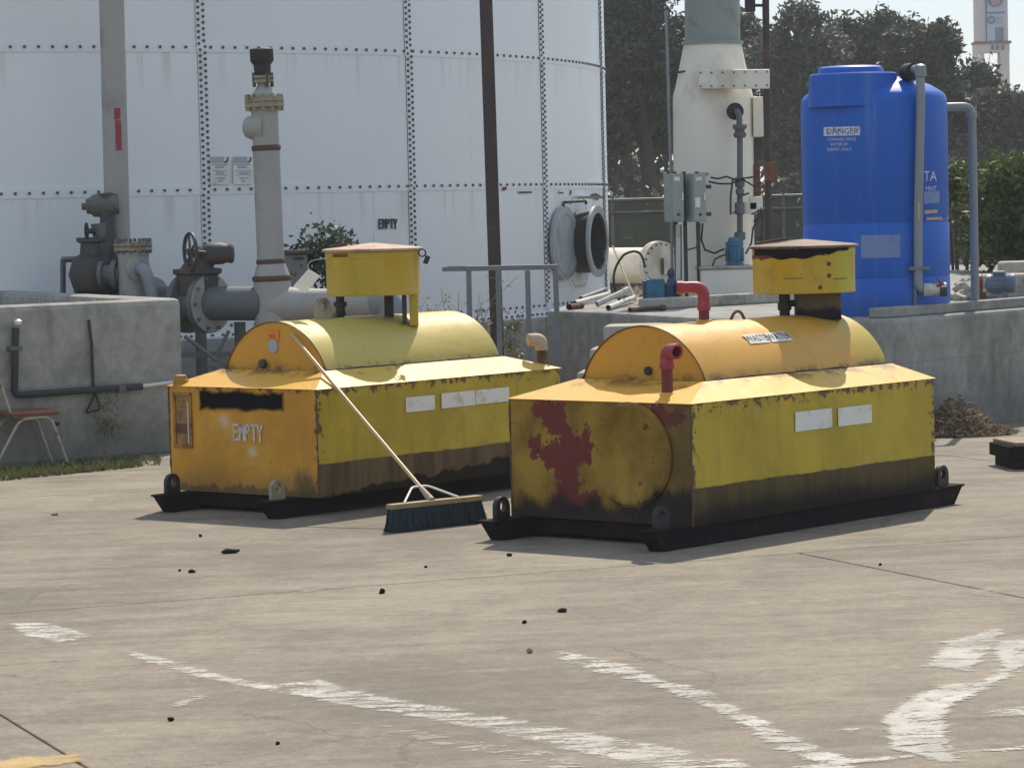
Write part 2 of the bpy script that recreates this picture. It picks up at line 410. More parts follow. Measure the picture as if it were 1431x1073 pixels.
# --- paints of the two yellow tanks
def m_tank_side(name, seed, black_from):
    n = NB(name); v = n.tc(); x, y, z = n.xyz(v); vv = n.comb(x+seed, y, z)
    f = n.noise(vv, 2.2, 5); c = n.mix(f.st(.3, .7), (.39, .282, .012), (.53, .385, .022))
    fl = n.noise(n.comb(x*6+seed, y*6, z*.8), 1.5, 5, .6).st(.52, .75); c = n.mix(fl*.42, c, (.25, .19, .02))
    sm = n.noise(vv, 5, 6, .7, .6).st(.6, .75); c = n.mix(sm*.5, c, (.21, .145, .02))
    fade = n.noise(vv, 3.2, 6, .65, 1.).st(.58, .72); c = n.mix(fade*.35, c, (.56, .48, .11))
    run = n.noise(n.comb(x*26+seed, y, z*.7), 1.0, 4, .6).st(.60, .74)*(z.st(.45, .84)); c = n.mix(run*.45, c, (.17, .085, .02))
    scr = n.noise(n.comb(x*1.2+seed, y, z*40), 2.0, 3, .6).st(.68, .72)*n.noise(vv, 2, 2).st(.5, .6); c = n.mix(scr*.5, c, (.16, .11, .03))
    # oily grime on the lower band, with a shaky upper line
    edge = z + (n.noise(vv, 3, 4)-.5)*.035 + (n.noise(vv, 22, 3)-.5)*.012
    band = edge.st(.353, .343)
    g2 = n.noise(n.comb(x*9+seed, y*9, z*1.2), 1.3, 5, .6)
    grime = n.mix(g2.st(.3, .7), (.17, .118, .062) if black_from > .05 else (.125, .094, .040), (.085, .060, .034))
    if black_from > .05:
        reach = n.noise(vv, 3.4, 6, .65)*.20-.10+x*.062; blk = ((edge-.125)-reach).st(.012, -.012)
    else:
        blk = (edge-.125-(n.noise(vv, 1.5, 4)-.5)*.16-(n.noise(vv, 14, 4)-.5)*.05).st(.19, .02)
    grime = n.mix(blk*.94, grime, (.010, .009, .011))
    c = n.mix(band*.99, c, grime)
    # rust chips along the rims
    rim = ((z-.843).abs().min((x).abs().min((x-2.55).abs()))).st(.13, .0)
    ch = (n.noise(vv, 15, 6, .7)+rim*.21).st(.70, .72)*(z.st(.25, .4)); c = n.mix(ch*.9, c, (.10, .035, .02))
    rr = (band*.12)+.5
    n.bump(n.noise(vv, 1.7, 3)*1.6+n.noise(vv, 30, 3)*.06-ch*.15, .32, .03)
    return n.done(c, (n.noise(vv, 6, 4)-.5)*.25+rr, spec=.4-band*.34)
def m_tank_front_l():
    n = NB('tank_orange_front'); v = n.tc(); x, y, z = n.xyz(v)
    f = n.noise(v, 2.6, 5); c = n.mix(f.st(.3, .7), (.50, .225, .012), (.65, .325, .026))
    bl2 = n.noise(v, 5, 6, .7, .6).st(.55, .72); c = n.mix(bl2*.42, c, (.33, .145, .018))
    fl = n.noise(n.comb(x, y*7, z*.9), 1.6, 5, .62).st(.5, .78); c = n.mix(fl*.3, c, (.36, .17, .025))
    dn = n.noise(n.comb(x, y*16, z*2), 1, 4, .6)
    low = (z - dn*.14).st(.115, .085); c = n.mix(low*.9, c, (.045, .025, .015))
    brn = (z-n.noise(v, 4, 5)*.25).st(.20, .05); c = n.mix(brn*.5, c, (.22, .11, .03))
    rim = (y.abs().min((z-.843).abs())).st(.07, 0.)
    ch = (n.noise(v, 15, 6, .7)+rim*.19).st(.70, .725); c = n.mix(ch*.9, c, (.10, .035, .02))
    # oil blotch beside the drain
    bl = ((y-.13).abs().pow(2)+((z-.20)*.8).abs().pow(2)).pow(.5); c = n.mix((bl+(n.noise(v, 12, 4)-.5)*.14).st(.12, .04)*.8, c, (.10, .06, .025))
    # black sprayed-over rectangle, pale sprayed dabs
    blk = sbox(n, y+(n.noise(v, 9, 5)-.5)*.06, z+(n.noise(v, 7, 5)-.5)*.075, .30, 1.10, .692, .815, .018)
    c = n.mix(blk, c, (.005, .005, .006))
    for cy, cz, r, k in ((.865, .615, .075, .55), (.61, .415, .06, .6), (.575, .40, .03, .3)):
        d = ((y-cy).abs().pow(2)+(z-cz).abs().pow(2)).pow(.5); c = n.mix((d+(n.noise(v, 25, 3)-.5)*.03).st(r, .0)*k, c, (.60, .56, .52))
    n.bump(n.noise(v, 1.6, 3)*1.2+n.noise(v, 30, 3)*.06-ch*.15, .18, .02)
    return n.done(c, .5+blk*.3, spec=.4-blk*.35)
def m_tank_front_r(name, disc=False):
    n = NB(name); v = n.tc(); x, y, z = n.xyz(v)
    f = n.noise(v, 3, 6, .6); c = n.mix(f.st(.35, .65), (.19, .108, .014), (.36, .215, .026))
    fl = n.noise(n.comb(x, y*7, z*.9), 1.6, 5, .62).st(.48, .78); c = n.mix(fl*.4, c, (.16, .10, .03))
    wob = (n.noise(v, 8, 8, .72)-.5)*.36; wob2 = (n.noise(n.comb(x+4., y, z), 8, 8, .72)-.5)*.36
    yy = y+wob; zz = z+wob2; red = None
    def ell(cy, cz, ry, rz):
        return (((yy-cy)/ry).pow(2)+((zz-cz)/rz).pow(2)).st(1.06, .94)
    def abspow(s, o): return s.n.math('POWER', s.abs(), o)
    es = [(1.07, .78, .14, .085), (1.02, .68, .13, .05), (1.00, .50, .17, .10), (.95, .36, .085, .20), (.93, .22, .16, .06),
          (.80, .555, .05, .11), (1.20, .56, .05, .09), (.93, .56, .08, .12), (.74, .24, .05, .06), (.40, .20, .16, .055),
          (.14, .76, .13, .045), (.22, .79, .10, .03)]
    for cy, cz, ry, rz in es:
        a = (yy-cy).abs()/ry; b = (zz-cz).abs()/rz
        e = (a*a+b*b).st(1.08, .96)
        red = e if red is None else red.max(e)
    if disc: red = red*(y-.62).st(.0, .10)
    c = n.mix(red, c, n.mix(n.noise(v, 14, 4), (.12, .020, .018), (.19, .036, .028)))
    edge = (y-.13+(n.noise(v, 5, 5)-.5)*.3).st(.12, -.06)
    if not disc: c = n.mix(edge*.55, c, (.075, .05, .025))
    oil = (z - n.noise(n.comb(x, y*4, z*2), 1.6, 5)*.34 - (.55-y).max(0)*.22).st(.13, .02)
    c = n.mix(oil*.93, c, (.012, .010, .010))
    ch = n.noise(v, 12, 6, .7).st(.63, .655); c = n.mix(ch*.85, c, (.055, .022, .015))
    sc2 = n.noise(v, 7, 6, .7, .8).st(.56, .7); c = n.mix(sc2*.4, c, (.09, .055, .02))
    n.bump(n.noise(v, 2, 3)+n.noise(v, 30, 3)*.08-red*.1-ch*.2, .22, .015)
    return n.done(c, .6, spec=.22)
def m_tank_top(name, a, b, c2=None, split=None, seed=0., chips=.0):
    n = NB(name); v = n.tc(); x, y, z = n.xyz(v); vv = n.comb(x+seed, y, z)
    f = n.noise(vv, 2.5, 5); c = n.mix(f, a, b)
    if c2: c = n.mix((x+(f-.5)*.3).st(split-.12, split+.12), c, c2)
    sm = n.noise(vv, 4, 6, .7, .6).st(.56, .78); c = n.mix(sm*.5, c, (a[0]*.5, a[1]*.45, a[2]))
    ch = (n.noise(vv, 13, 6, .7)).st(.71-chips, .735-chips); c = n.mix(ch*.85, c, (.12, .05, .03))
    rim = (z-.945).abs().st(.055, 0)*n.noise(vv, 8, 6, .65).st(.46, .60); c = n.mix(rim*.8, c, (.085, .045, .02))
    run = n.noise(n.comb(x*9+seed, y*3, z*2), 1.2, 6, .65).st(.54, .74); c = n.mix(run*.34, c, (a[0]*.5, a[1]*.45, a[2]*.8))
    n.bump(n.noise(vv, 2.4, 3)*1.4+n.noise(vv, 40, 3)*.06-ch*.2, .28, .025)
    return n.done(c, .48, spec=.45)
M['sideL'] = m_tank_side('tank_yellow_side_a', 0., .055); M['sideR'] = m_tank_side('tank_yellow_side_b', 7.3, .035)
M['frontL'] = m_tank_front_l(); M['frontR'] = m_tank_front_r('tank_flaked_front'); M['discR'] = m_tank_front_r('tank_flaked_disc', True)
M['domeL'] = m_tank_top('dome_yellow', (.46, .365, .075), (.56, .445, .12), seed=2.)
M['domeR'] = m_tank_top('dome_orange', (.57, .29, .035), (.65, .36, .06), (.50, .36, .055), 2.02, seed=5.)
M['capO'] = m_tank_top('cap_orange', (.60, .275, .016), (.70, .34, .028), seed=9.)
M['shoL'] = m_tank_top('shoulder_yellow', (.60, .40, .06), (.70, .49, .10), seed=3., chips=.05)
M['shoR'] = m_tank_top('shoulder_ochre', (.62, .365, .05), (.72, .455, .085), seed=6., chips=.07)
M['shoF'] = m_tank_top('shoulder_orange', (.66, .345, .03), (.76, .43, .06), seed=15., chips=.05)
M['boxL'] = m_tank_top('spill_box_yellow', (.42, .30, .018), (.52, .375, .03), seed=11.)
M['boxR'] = m_tank_top('spill_box_ochre', (.45, .30, .016), (.56, .37, .03), (.47, .39, .03), 2.0, seed=12., chips=.03)
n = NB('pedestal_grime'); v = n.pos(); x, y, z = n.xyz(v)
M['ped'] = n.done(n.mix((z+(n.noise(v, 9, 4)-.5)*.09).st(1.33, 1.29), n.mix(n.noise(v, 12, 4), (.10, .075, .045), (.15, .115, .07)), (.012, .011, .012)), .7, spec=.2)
M['rustyel'] = simple('dirty_orange_paint', (.40, .19, .02), .6, var=.3, sc=9, dirt=(.13, .06, .025), damt=.6, dsc=9)

# ================================================================== SETTING
gm = MB().add([(-900, -200, -.008), (900, -200, -.008), (900, 1800, -.008), (-900, 1800, -.008)], [(0, 1, 2, 3)])
ground = struct(gm.build('ground', M['dirt']))
TH = math.radians(23); UX, UY = math.cos(TH), math.sin(TH)
def uv2(u, v): return Vector((u*UX - v*UY, u*UY + v*UX, 0))
rows = [(-8, 2.4, [-14, -8.5, -2.56, 2.81, 8.18, 13.55]), (2.4, 8.8, [-14, -7.93, -2.56, 2.81, 8.18, 13.55, 19]),
        (8.8, 15.15, [-14, -7.93, -2.56, 2.81, 8.18, 13.55, 19]),
        (15.15, 21.5, [-12, -6, 0, 12.25, 17.6, 23]), (21.5, 27.9, [-10, -4, 2, 8.2, 14, 20, 25])]
for v0, v1, us in rows:
    for u0, u1 in zip(us[:-1], us[1:]):
        g = .0075
        P = [uv2(a, b) for a, b in ((u0+g, v0+g), (u1-g, v0+g), (u1-g, v1-g), (u0+g, v1-g))]
        MB().prism([p+Vector((0, 0, -.028)) for p in P], (0, 0, .028)).build('concrete_slab', M['yard'], ground, bevel=.006)

# ---- worn paint on the yard
def m_wornpaint(name, c, wear, seed):
    n = NB(name); v = n.pos(); x, y, z = n.xyz(v)
    th = math.radians(4); u = x*math.cos(th)+y*math.sin(th); q = y*math.cos(th)-x*math.sin(th)
    a = n.noise(n.comb(u*1.8+seed, q*4.2, 0.), 2.2, 9, .74, .5); b = n.noise(n.comb(u+seed, q, 0.), 38, 6, .75)
    at_ = n.N.new('ShaderNodeAttribute'); at_.attribute_name = 'full'; full = Sk(n, at_.outputs['Fac'])
    f = ((a-.5)*1.5+.5)*.66+((b-.5)*1.3+.5)*.34+(full-.9)*.34
    col_ = n.mul(c, n.noise(v, 2.5, 6, .7)*.9+.45)
    return n.done(col_, .8, alpha=f.st(wear-.07, wear+.10)*(n.noise(v, 1.7, 5, .65).st(.30, .62)*.42+.5), spec=.25)
M['paint_w'] = m_wornpaint('worn_white_paint', (.66, .63, .57), .50, 0.)
M['paint_thin'] = m_wornpaint('thin_white_paint', (.54, .50, .44), .55, 3.)
M['paint_full'] = m_wornpaint('fresh_white_paint', (.58, .555, .50), .44, 5.)
M['paint_y'] = m_wornpaint('yellow_line_paint', (.62, .44, .20), .30, 8.)
pz = [0.0016]
def paint(name, polys, mat, label):
    """ground marking from outlines: one fine grid sheet, paint thins out towards its rim"""
    pz[0] += .0004; z = pz[0]; c = .022
    W_ = [np.array([tuple(gnd(x, y, z))[:2] for x, y in poly]) for poly in polys]
    lo = np.min([w_.min(0) for w_ in W_], 0)-.1; hi = np.max([w_.max(0) for w_ in W_], 0)+.1
    nx, ny = [int(k) for k in (hi-lo)/c]; xs = lo[0]+np.arange(nx)*c; ys = lo[1]+np.arange(ny)*c
    X, Y = np.meshgrid(xs, ys); sd = np.full(X.shape, -9.)
    for w_ in W_:
        dm = np.full(X.shape, 9.); ins = np.zeros(X.shape, bool)
        for (x0, y0), (x1, y1) in zip(w_, np.roll(w_, -1, 0)):
            dx, dy = x1-x0, y1-y0; t = np.clip(((X-x0)*dx+(Y-y0)*dy)/(dx*dx+dy*dy+1e-12), 0, 1)
            dm = np.minimum(dm, np.hypot(X-x0-t*dx, Y-y0-t*dy))
            if y0 != y1: ins ^= ((y0 > Y) != (y1 > Y)) & (X < dx*(Y-y0)/dy+x0)
        sd = np.maximum(sd, np.where(ins, dm, -dm))
    keep = sd > -.05; cell = keep[:-1, :-1] | keep[1:, :-1] | keep[:-1, 1:] | keep[1:, 1:]
    idx = np.arange(nx*ny).reshape(ny, nx); j, i = np.nonzero(cell)
    quads = np.stack([idx[j, i], idx[j, i+1], idx[j+1, i+1], idx[j+1, i]], 1)
    used, inv_ = np.unique(quads, return_inverse=True); quads = inv_.reshape(quads.shape)
    V_ = np.stack([X.ravel()[used], Y.ravel()[used], np.full(len(used), z)], 1)
    me = bpy.data.meshes.new(name); me.from_pydata(V_.tolist(), [], quads.tolist())
    at_ = me.attributes.new('full', 'FLOAT', 'POINT'); at_.data.foreach_set('value', np.clip(sd.ravel()[used]/.09+.5, 0, 1).astype(np.float32))
    o = link(name, me, mat); o['kind'] = 'structure'; o['label'] = label
    return o
paint('painted_line', [[(8, 870), (70, 868), (138, 888), (80, 899), (22, 886)], [(130, 886), (180, 905), (250, 922), (330, 945), (402, 958), (400, 972), (320, 958), (240, 938), (170, 916)],
      [(380, 952), (455, 949), (560, 976), (700, 998), (860, 1028), (1040, 1060), (1072, 1074), (905, 1074), (760, 1042), (600, 1006), (480, 986), (400, 970)]], M['paint_w'], 'long worn white line running across the concrete towards the bottom')
paint('painted_line', [[(460, 1002), (540, 1009), (640, 1028), (800, 1052), (860, 1074), (760, 1074), (600, 1041), (500, 1018)]], M['paint_thin'], 'thin scuffed white streak beside the long worn line')
paint('painted_line', [[(225, 985), (262, 972), (300, 963), (318, 967), (272, 985), (240, 990)]], M['paint_thin'], 'small pale smear below the long worn line')
paint('painted_line', [[(768, 906), (802, 910), (880, 926), (930, 948), (1000, 964), (1060, 999), (1140, 1038), (1215, 1066), (1140, 1070), (1070, 1041), (1028, 1011), (958, 979), (898, 956), (830, 941), (778, 924)]], M['paint_w'], 'short worn white line left of the curved arrow')
paint('painted_arrow', [[(1287, 930), (1318, 896), (1394, 876), (1406, 880), (1388, 908), (1359, 938)],
      [(1385, 896), (1445, 889), (1445, 925), (1425, 938), (1379, 965), (1333, 986), (1326, 1016), (1336, 1049), (1354, 1067), (1313, 1064), (1290, 1056), (1236, 1047), (1234, 1008), (1229, 1000), (1260, 980), (1308, 957), (1364, 952), (1396, 932), (1385, 916)]], M['paint_full'], 'curved white arrow painted on the concrete at bottom right')
paint('painted_line', [[(1085, 1070), (1200, 1058), (1445, 1038), (1445, 1046), (1300, 1056), (1210, 1066), (1200, 1076), (1090, 1076)], [(1336, 989), (1445, 985), (1445, 1000), (1380, 1000)]], M['paint_w'], 'white line crossing the foot of the curved arrow')
paint('painted_line', [[(1150, 1020), (1180, 1012), (1225, 1019), (1190, 1028)], [(1155, 972), (1190, 962), (1195, 968), (1170, 976)], [(1195, 905), (1228, 893), (1226, 898), (1206, 910)],
      [(1345, 828), (1395, 815), (1412, 828), (1370, 836)], [(400, 826), (470, 818), (486, 821), (420, 829)]], M['paint_thin'], 'scattered flecks of old white paint on the concrete')
paint('painted_line', [[(-20, 1064), (100, 1055), (112, 1062), (60, 1069), (-20, 1078)]], M['paint_y'], 'faded yellow line at the bottom left corner')

# ---- left containment wall
C0 = Vector((-2.80, 25.72, 0)); df = Vector((-.80, -.60, 0)).normalized(); ds = Vector((-.43, .90, 0)).normalized()
WZ = 1.312
nf_ = Vector((df.y, -df.x, 0)); nf_ = nf_ if nf_.dot(ds) > 0 else -nf_
ns_ = Vector((ds.y, -ds.x, 0)); ns_ = ns_ if ns_.dot(df) > 0 else -ns_
th_w = .24
def isect(p, d, q, e):
    det = d.x*-e.y + e.x*d.y; r = q-p; t = (r.x*-e.y + e.x*r.y)/det; return p+d*t
ci = isect(C0+nf_*th_w, df, C0+ns_*th_w, ds)
PE, PS = C0+df*7, C0+ds*5.4
lw = thing('containment_wall', 'low grey concrete wall with pipes fixed to it, behind the chair', 'wall', C0)
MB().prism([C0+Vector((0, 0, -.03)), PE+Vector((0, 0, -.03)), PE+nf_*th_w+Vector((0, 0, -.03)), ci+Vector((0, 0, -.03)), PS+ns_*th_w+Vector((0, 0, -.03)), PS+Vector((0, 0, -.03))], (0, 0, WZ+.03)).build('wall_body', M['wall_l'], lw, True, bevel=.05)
def onwall(x, y, off=0.0):
    """pixel -> point on the front face of the left wall, off = metres proud of it"""
    p0 = C0 - nf_*off; d = ray(x, y); t = (p0.x*nf_.x+p0.y*nf_.y)/(d.x*nf_.x+d.y*nf_.y); return Vector((0, 0, CAM_H))+d*t
pw = thing('wall_pipe_run', 'black conduit running along the concrete wall and up to a small tap', 'pipe', (onwall(100, 549).x, onwall(100, 549).y, 0))
MB().tube(bent([onwall(22, 458, .05), onwall(20, 552, .05), onwall(110, 546, .05), onwall(198, 540, .05)], .06), .030, 8).build('conduit', M['conduit_black'], pw, True, True)
MB().cyl(onwall(196, 540, .05), onwall(250, 533, .05), .018, n=10).build('metal_rod', M['bright_metal'], pw, True, True)
for x, y in ((20, 487), (168, 543)):
    p = onwall(x, y, .035); ang = math.atan2(df.y, df.x)
    MB().box(p, (.11 if x < 100 else .07, .09, .035 if x < 100 else .06), ang).build('pipe_clamp', M['pipe_mid'], pw, True, bevel=.006)
p = onwall(25, 452, .06); MB().lathe(p-Vector((0, 0, .02)), (0, 0, 1), [(0, .02), (.01, .035), (.04, .035), (.055, .015)], 12).build('tap_head', M['bright_metal'], pw, True, True)
MB().tube([onwall(124, 447, .02), onwall(128, 480, .02), onwall(131, 546, .02)], .012, 8).build('vertical_conduit', M['conduit_black'], pw, True, True)
tri = [onwall(133, 549, .03), onwall(120, 577, .03), onwall(140, 572, .03)]
MB().tube(bent(tri+[tri[0]], .02, 3), .0085, 6).build('hanger_triangle', M['black'], pw, True, True)
MB().box(onwall(80, 592, .01), (.03, .03, .03), math.atan2(df.y, df.x)).build('wall_anchor', M['black'], pw, True)

# ---- raised platform on the right
K = Vector((3.10, 25.13, 0)); PLZ = 1.0
plat = thing('concrete_platform', 'raised concrete platform carrying the white vessel and the blue tank', 'platform', K)
pp = [K, Vector((4.585, 26.91, 0)), Vector((10, 33.45, 0)), Vector((22, 48, 0)), Vector((5, 48, 0)), Vector((1.62, 33.6, 0)), Vector((.62, 31.4, 0)), Vector((.36, 29.6, 0)), Vector((.92, 28.62, 0)), Vector((1.70, 26.6, 0))]
MB().prism([p+Vector((0, 0, -.03)) for p in pp], (0, 0, PLZ+.03)).build('platform_body', M['wall_r'], plat, True, bevel=.035)
eL = Vector((1.485, 1.78, 0)).normalized(); nL = Vector((-eL.y, eL.x, 0))
a = K+eL*.25+nL*.22
MB().box(a+eL*2.6+Vector((0, 0, PLZ+.045)), (5.2, .16, .085), math.atan2(eL.y, eL.x)).build('kerb', M['wall_r'], plat, True, bevel=.012)
# slab upstand behind the red pipe
b0, b1 = gnd(945, 431, PLZ), gnd(1068, 424, PLZ); e2 = (b1-b0).normalized()
MB().box((b0+b1)/2+Vector((0, 0, .055)), ((b1-b0).length+.9, .14, .11), math.atan2(e2.y, e2.x)).build('kerb', M['pad'], plat, True, bevel=.02)

# ---- steps up to the platform
est = Vector((.55, -.83, 0)).normalized(); nst = Vector((-est.y, est.x, 0))*-1
st = thing('concrete_steps', 'concrete steps climbing beside the raised platform, behind the right tank', 'steps', at(826, 560, 27.2)*1)
st.location.z = 0; MATS[st.name] = Matrix.Translation(st.location)
for k, (x, y) in enumerate(((806, 521), (824, 488), (843, 456))):
    p = at(x, y, 26.9); e = Vector((1, -.12, 0)).normalized(); nn = Vector((.12, 1, 0)).normalized()
    L_ = 1.5-k*.12
    MB().box(p+e*L_/2+nn*.28+Vector((0, 0, -p.z/2)), (L_, .56+k*.004, p.z), math.atan2(e.y, e.x)).build('step', M['pad'], st, True, bevel=.015)

# ================================================================== BIG BOLTED TANK
TA, TD, TR = -.209, 40.087, 9.614
TC = Vector((TD*math.sin(TA), TD*math.cos(TA), 0)); ZR = [.868, 2.273, 3.733, 4.95]
bt = thing('bolted_tank', 'huge white bolted steel storage tank filling the background', 'tank', TC)
NP = 22; dphi = 2*math.pi/NP
toward = math.atan2(-TC.y, -TC.x)           # direction from tank centre to the camera
def tp(phi, z, r=TR):                        # phi: angle from the camera direction, + to the right
    a = toward+phi; return Vector((TC.x+r*math.cos(a), TC.y+r*math.sin(a), z))
def tphi(x, y, rad=TR):
    az = math.atan((x-715.5)/F)
    for _ in range(8):
        aa = az-TA; s_ = max(-.9995, min(.9995, TD*math.sin(aa)/rad)); d = TD*math.cos(aa)-rad*math.sqrt(1-s_*s_)
        P = Vector((d*math.sin(az), d*math.cos(az), 0)); q = at(x, y, P.y); az = math.atan2(q.x, q.y)
    return math.asin(s_)-aa, q.z
PH0 = (tphi(281, 168)[0]+tphi(574, 168)[0]-dphi)/2
def panel_mesh(z0, z1):
    mb = MB(); n = 10; w_ = dphi; lap = .115/TR
    prof = [0]+[lap*.999, lap*1.001]+[lap+(w_-lap)*i/n for i in range(1, n+1)]
    vs = []; fs = []
    for j, t in enumerate(prof):
        r = TR+.010 if j <= 1 else TR+.002
        for z, dr in ((z0-.05, .006), (z0+.055, .006), (z0+.0552, 0), (z1, 0)):
            vs.append(Vector(((r+dr)*math.cos(t), (r+dr)*math.sin(t), z)))
    for j in range(len(prof)-1):
        for q in range(3): fs.append((j*4+q, (j+1)*4+q, (j+1)*4+q+1, j*4+q+1))
    mb.add(vs, fs); return mb.mesh('panel')
for r_ in range(3):
    me = panel_mesh(ZR[r_], ZR[r_+1]); me.materials.append(M['tank_white'])
    for k in range(NP):
        o = bpy.data.objects.new('panel', me); col.objects.link(o); o.parent = bt
        o.rotation_euler = (0, 0, toward+PH0-.055/TR+k*dphi+(.012 if r_ == 1 else 0)/TR)
MB().lathe((0, 0, ZR[3]), (0, 0, 1), [(-.02, TR+.06), (.06, TR+.06), (.08, TR), (1.5, .5), (1.55, .01)], 64).build('roof', M['tank_white'], bt, smooth=True)
MB().lathe((0, 0, 0), (0, 0, 1), [(-.03, TR+.22), (.70, TR+.22), (.74, TR+.20), (.74, TR-.3)], 96, caps=False).build('ring_foundation', M['ring'], bt, smooth=True)
MB().lathe((0, 0, 0), (0, 0, 1), [(.738, TR+.02), (.742, TR+.14), (.765, TR+.14), (.77, TR+.012), (.86, TR+.012), (.86, TR-.1)], 96, caps=False).build('base_flange', M['tank_white'], bt, smooth=True)
bb = MB()
def bolt(phi, z, r=.0165, h=.016, rad=TR+.012):
    p = tp(phi, z, rad)-TC; d = Vector((p.x, p.y, 0)).normalized()
    bb.lathe(p, d, [(0, r), (h*.7, r), (h, r*.6)], 6)
for k in range(-2, 6):
    ph = PH0+k*dphi
    for i in range(int((ZR[3]-ZR[0])/.062)):
        z = ZR[0]+.05+i*.062; zz = .012/TR if ZR[1] < z < ZR[2] else 0
        bolt(ph-.029/TR+zz, z); bolt(ph+.029/TR+zz, z+.031)
for z in ZR[:3]:
    a0, a1 = -.5, 1.62; n_ = int((a1-a0)*TR/.142)
    for i in range(n_):
        ph = a0+(a1-a0)*i/n_
        if min(abs(((ph-PH0+dphi/2) % dphi)-dphi/2), 9) > .07/TR: bolt(ph, z+.002)
for i in range(140): bolt(-.2+i*.0125, .775, .018, .03, TR+.075)
o = bb.build('bolts', M['bolt'], bt); o['kind'] = 'stuff'
# open manway
phm, zm = tphi(806, 338)
nrm = (tp(phm, 0)-TC).normalized(); tan_ = Vector((-nrm.y, nrm.x, 0)); up_ = Vector((0, 0, 1)); Pm = tp(phm, zm)
mn = .27
oct_ = [Pm+nrm*.012+tan_*(.62*math.cos(a))*(1) + up_*(.62*math.sin(a)) for a in [math.radians(22.5+45*i) for i in range(8)]]
MB().prism([p-nrm*.05 for p in oct_], nrm*.062).build('manway_plate', M['tank_white'], bt, True, bevel=.004)
b2 = MB()
for i in range(8):
    for j in range(6):
        q = oct_[i].lerp(oct_[(i+1) % 8], (j+.5)/6); q = Pm+nrm*.012+(q-Pm-nrm*.012)*.93
        b2.lathe(q, nrm, [(0, .016), (.014, .014)], 6)
o = b2.build('manway_bolts', M['bolt'], bt, True); o['kind'] = 'stuff'
nk = MB(); nk.lathe(Pm, nrm, [(0, .375), (mn, .375), (mn, .34), (.012, .34)], 40, caps=False)
nk.build('manway_neck', M['rubber_neck_shade'], bt, True, True)  # white-painted neck coloured near black for the shadow lying on it
MB().lathe(Pm, nrm, [(mn-.03, .376), (mn-.03, .43), (mn+.005, .43), (mn+.005, .34), (mn-.03, .34)], 40, caps=False).build('manway_flange', M['hatch'], bt, True, True)
MB().lathe(Pm, nrm, [(.014, .339), (.016, .001)], 40).build('manway_opening', M['shade_metal'], bt, True)  # dark disc closes the hole, painted as its shaded interior
n2 = (nrm*.99+Vector((-.06, -.05, 0))).normalized(); Pc = at(789, 340, tp(phm, 0).y-.60)
MB().lathe(Pc, n2, [(-.02, .30), (-.02, .43), (.02, .43), (.022, .38), (.03, .375), (.03, .34), (.022, .33), (.024, .001)], 40).build('manway_cover', M['hatch'], bt, True, True)
MB().tube(bent([at(819, 285, tp(phm, 0).y-.25), at(819, 281, tp(phm, 0).y-.28), at(787, 283, tp(phm, 0).y-.52), at(789, 296, tp(phm, 0).y-.54)], .03), .016, 8).build('davit_arm', M['black'], bt, True, True)
MB().box(at(825, 276, tp(phm, 0).y-.05), (.30, .02, .03)).build('drip_bar', M['flange'], bt, True)
# marks on the tank skin: sprayed word, primer patches, notices
def onskin(x, y, off=.016):
    ph, z = tphi(x, y, TR+off); return tp(ph, z, TR+off)
def skin_poly(mb, pts, off=.016):
    P = [onskin(x, y, off) for x, y in pts]; mb.add(P, [tuple(range(len(P)))])
def strokes(mb, lines, wdt, f):
    """flat brush strokes: f maps 2-D to 3-D"""
    for ln in lines:
        for (x0, y0), (x1, y1) in zip(ln[:-1], ln[1:]):
            dx, dy = x1-x0, y1-y0; L_ = math.hypot(dx, dy) or 1; ex, ey = dx/L_*wdt*.4, dy/L_*wdt*.4; px, py = -dy/L_*wdt/2, dx/L_*wdt/2
            q = [(x0-ex+px, y0-ey+py), (x0-ex-px, y0-ey-py), (x1+ex-px, y1+ey-py), (x1+ex+px, y1+ey+py)]
            mb.add([f(*s_) for s_ in q], [(0, 1, 2, 3)])
EMPTY = {'E': [[(.9, 1), (0, 1), (0, 0), (.95, 0)], [(0, .52), (.75, .52)]], 'M': [[(0, 0), (.05, 1), (.45, .45), (.9, 1), (.95, 0)]],
         'P': [[(0, 0), (0, 1), (.7, .95), (.75, .6), (0, .48)]], 'T': [[(-.05, 1), (.95, 1)], [(.45, 1), (.48, 0)]], 'Y': [[(0, 1), (.4, .5), (.85, 1)], [(.4, .5), (.42, -.05)]]}
def word(mb, x0, y0, cw, h, gap, wdt, f):
    x = x0
    for ch in 'EMPTY':
        strokes(mb, [[(x+a*cw, y0+b*h) for a, b in ln] for ln in EMPTY[ch]], wdt, f); x += cw+gap
mb = MB(); word(mb, 530, -319, 4.2, 12, 1.0, 2.3, lambda x, y: onskin(x, -y)); mb.build('sprayed_word', M['ink_black'], bt, True, label='sprayed black word EMPTY')
for pts in ([(702, 262), (708, 261), (708, 265), (703, 267)], [(724, 268), (743, 267.5), (744, 270), (725, 270.5)], [(826, 272), (832, 270), (839, 273), (836, 280), (829, 278)], [(780, 268), (788, 269), (787, 271), (781, 270)], [(797, 266), (799, 266), (799, 275), (797, 275)]):
    mb = MB(); skin_poly(mb, pts); mb.build('primer_patch', M['rust'], bt, True)
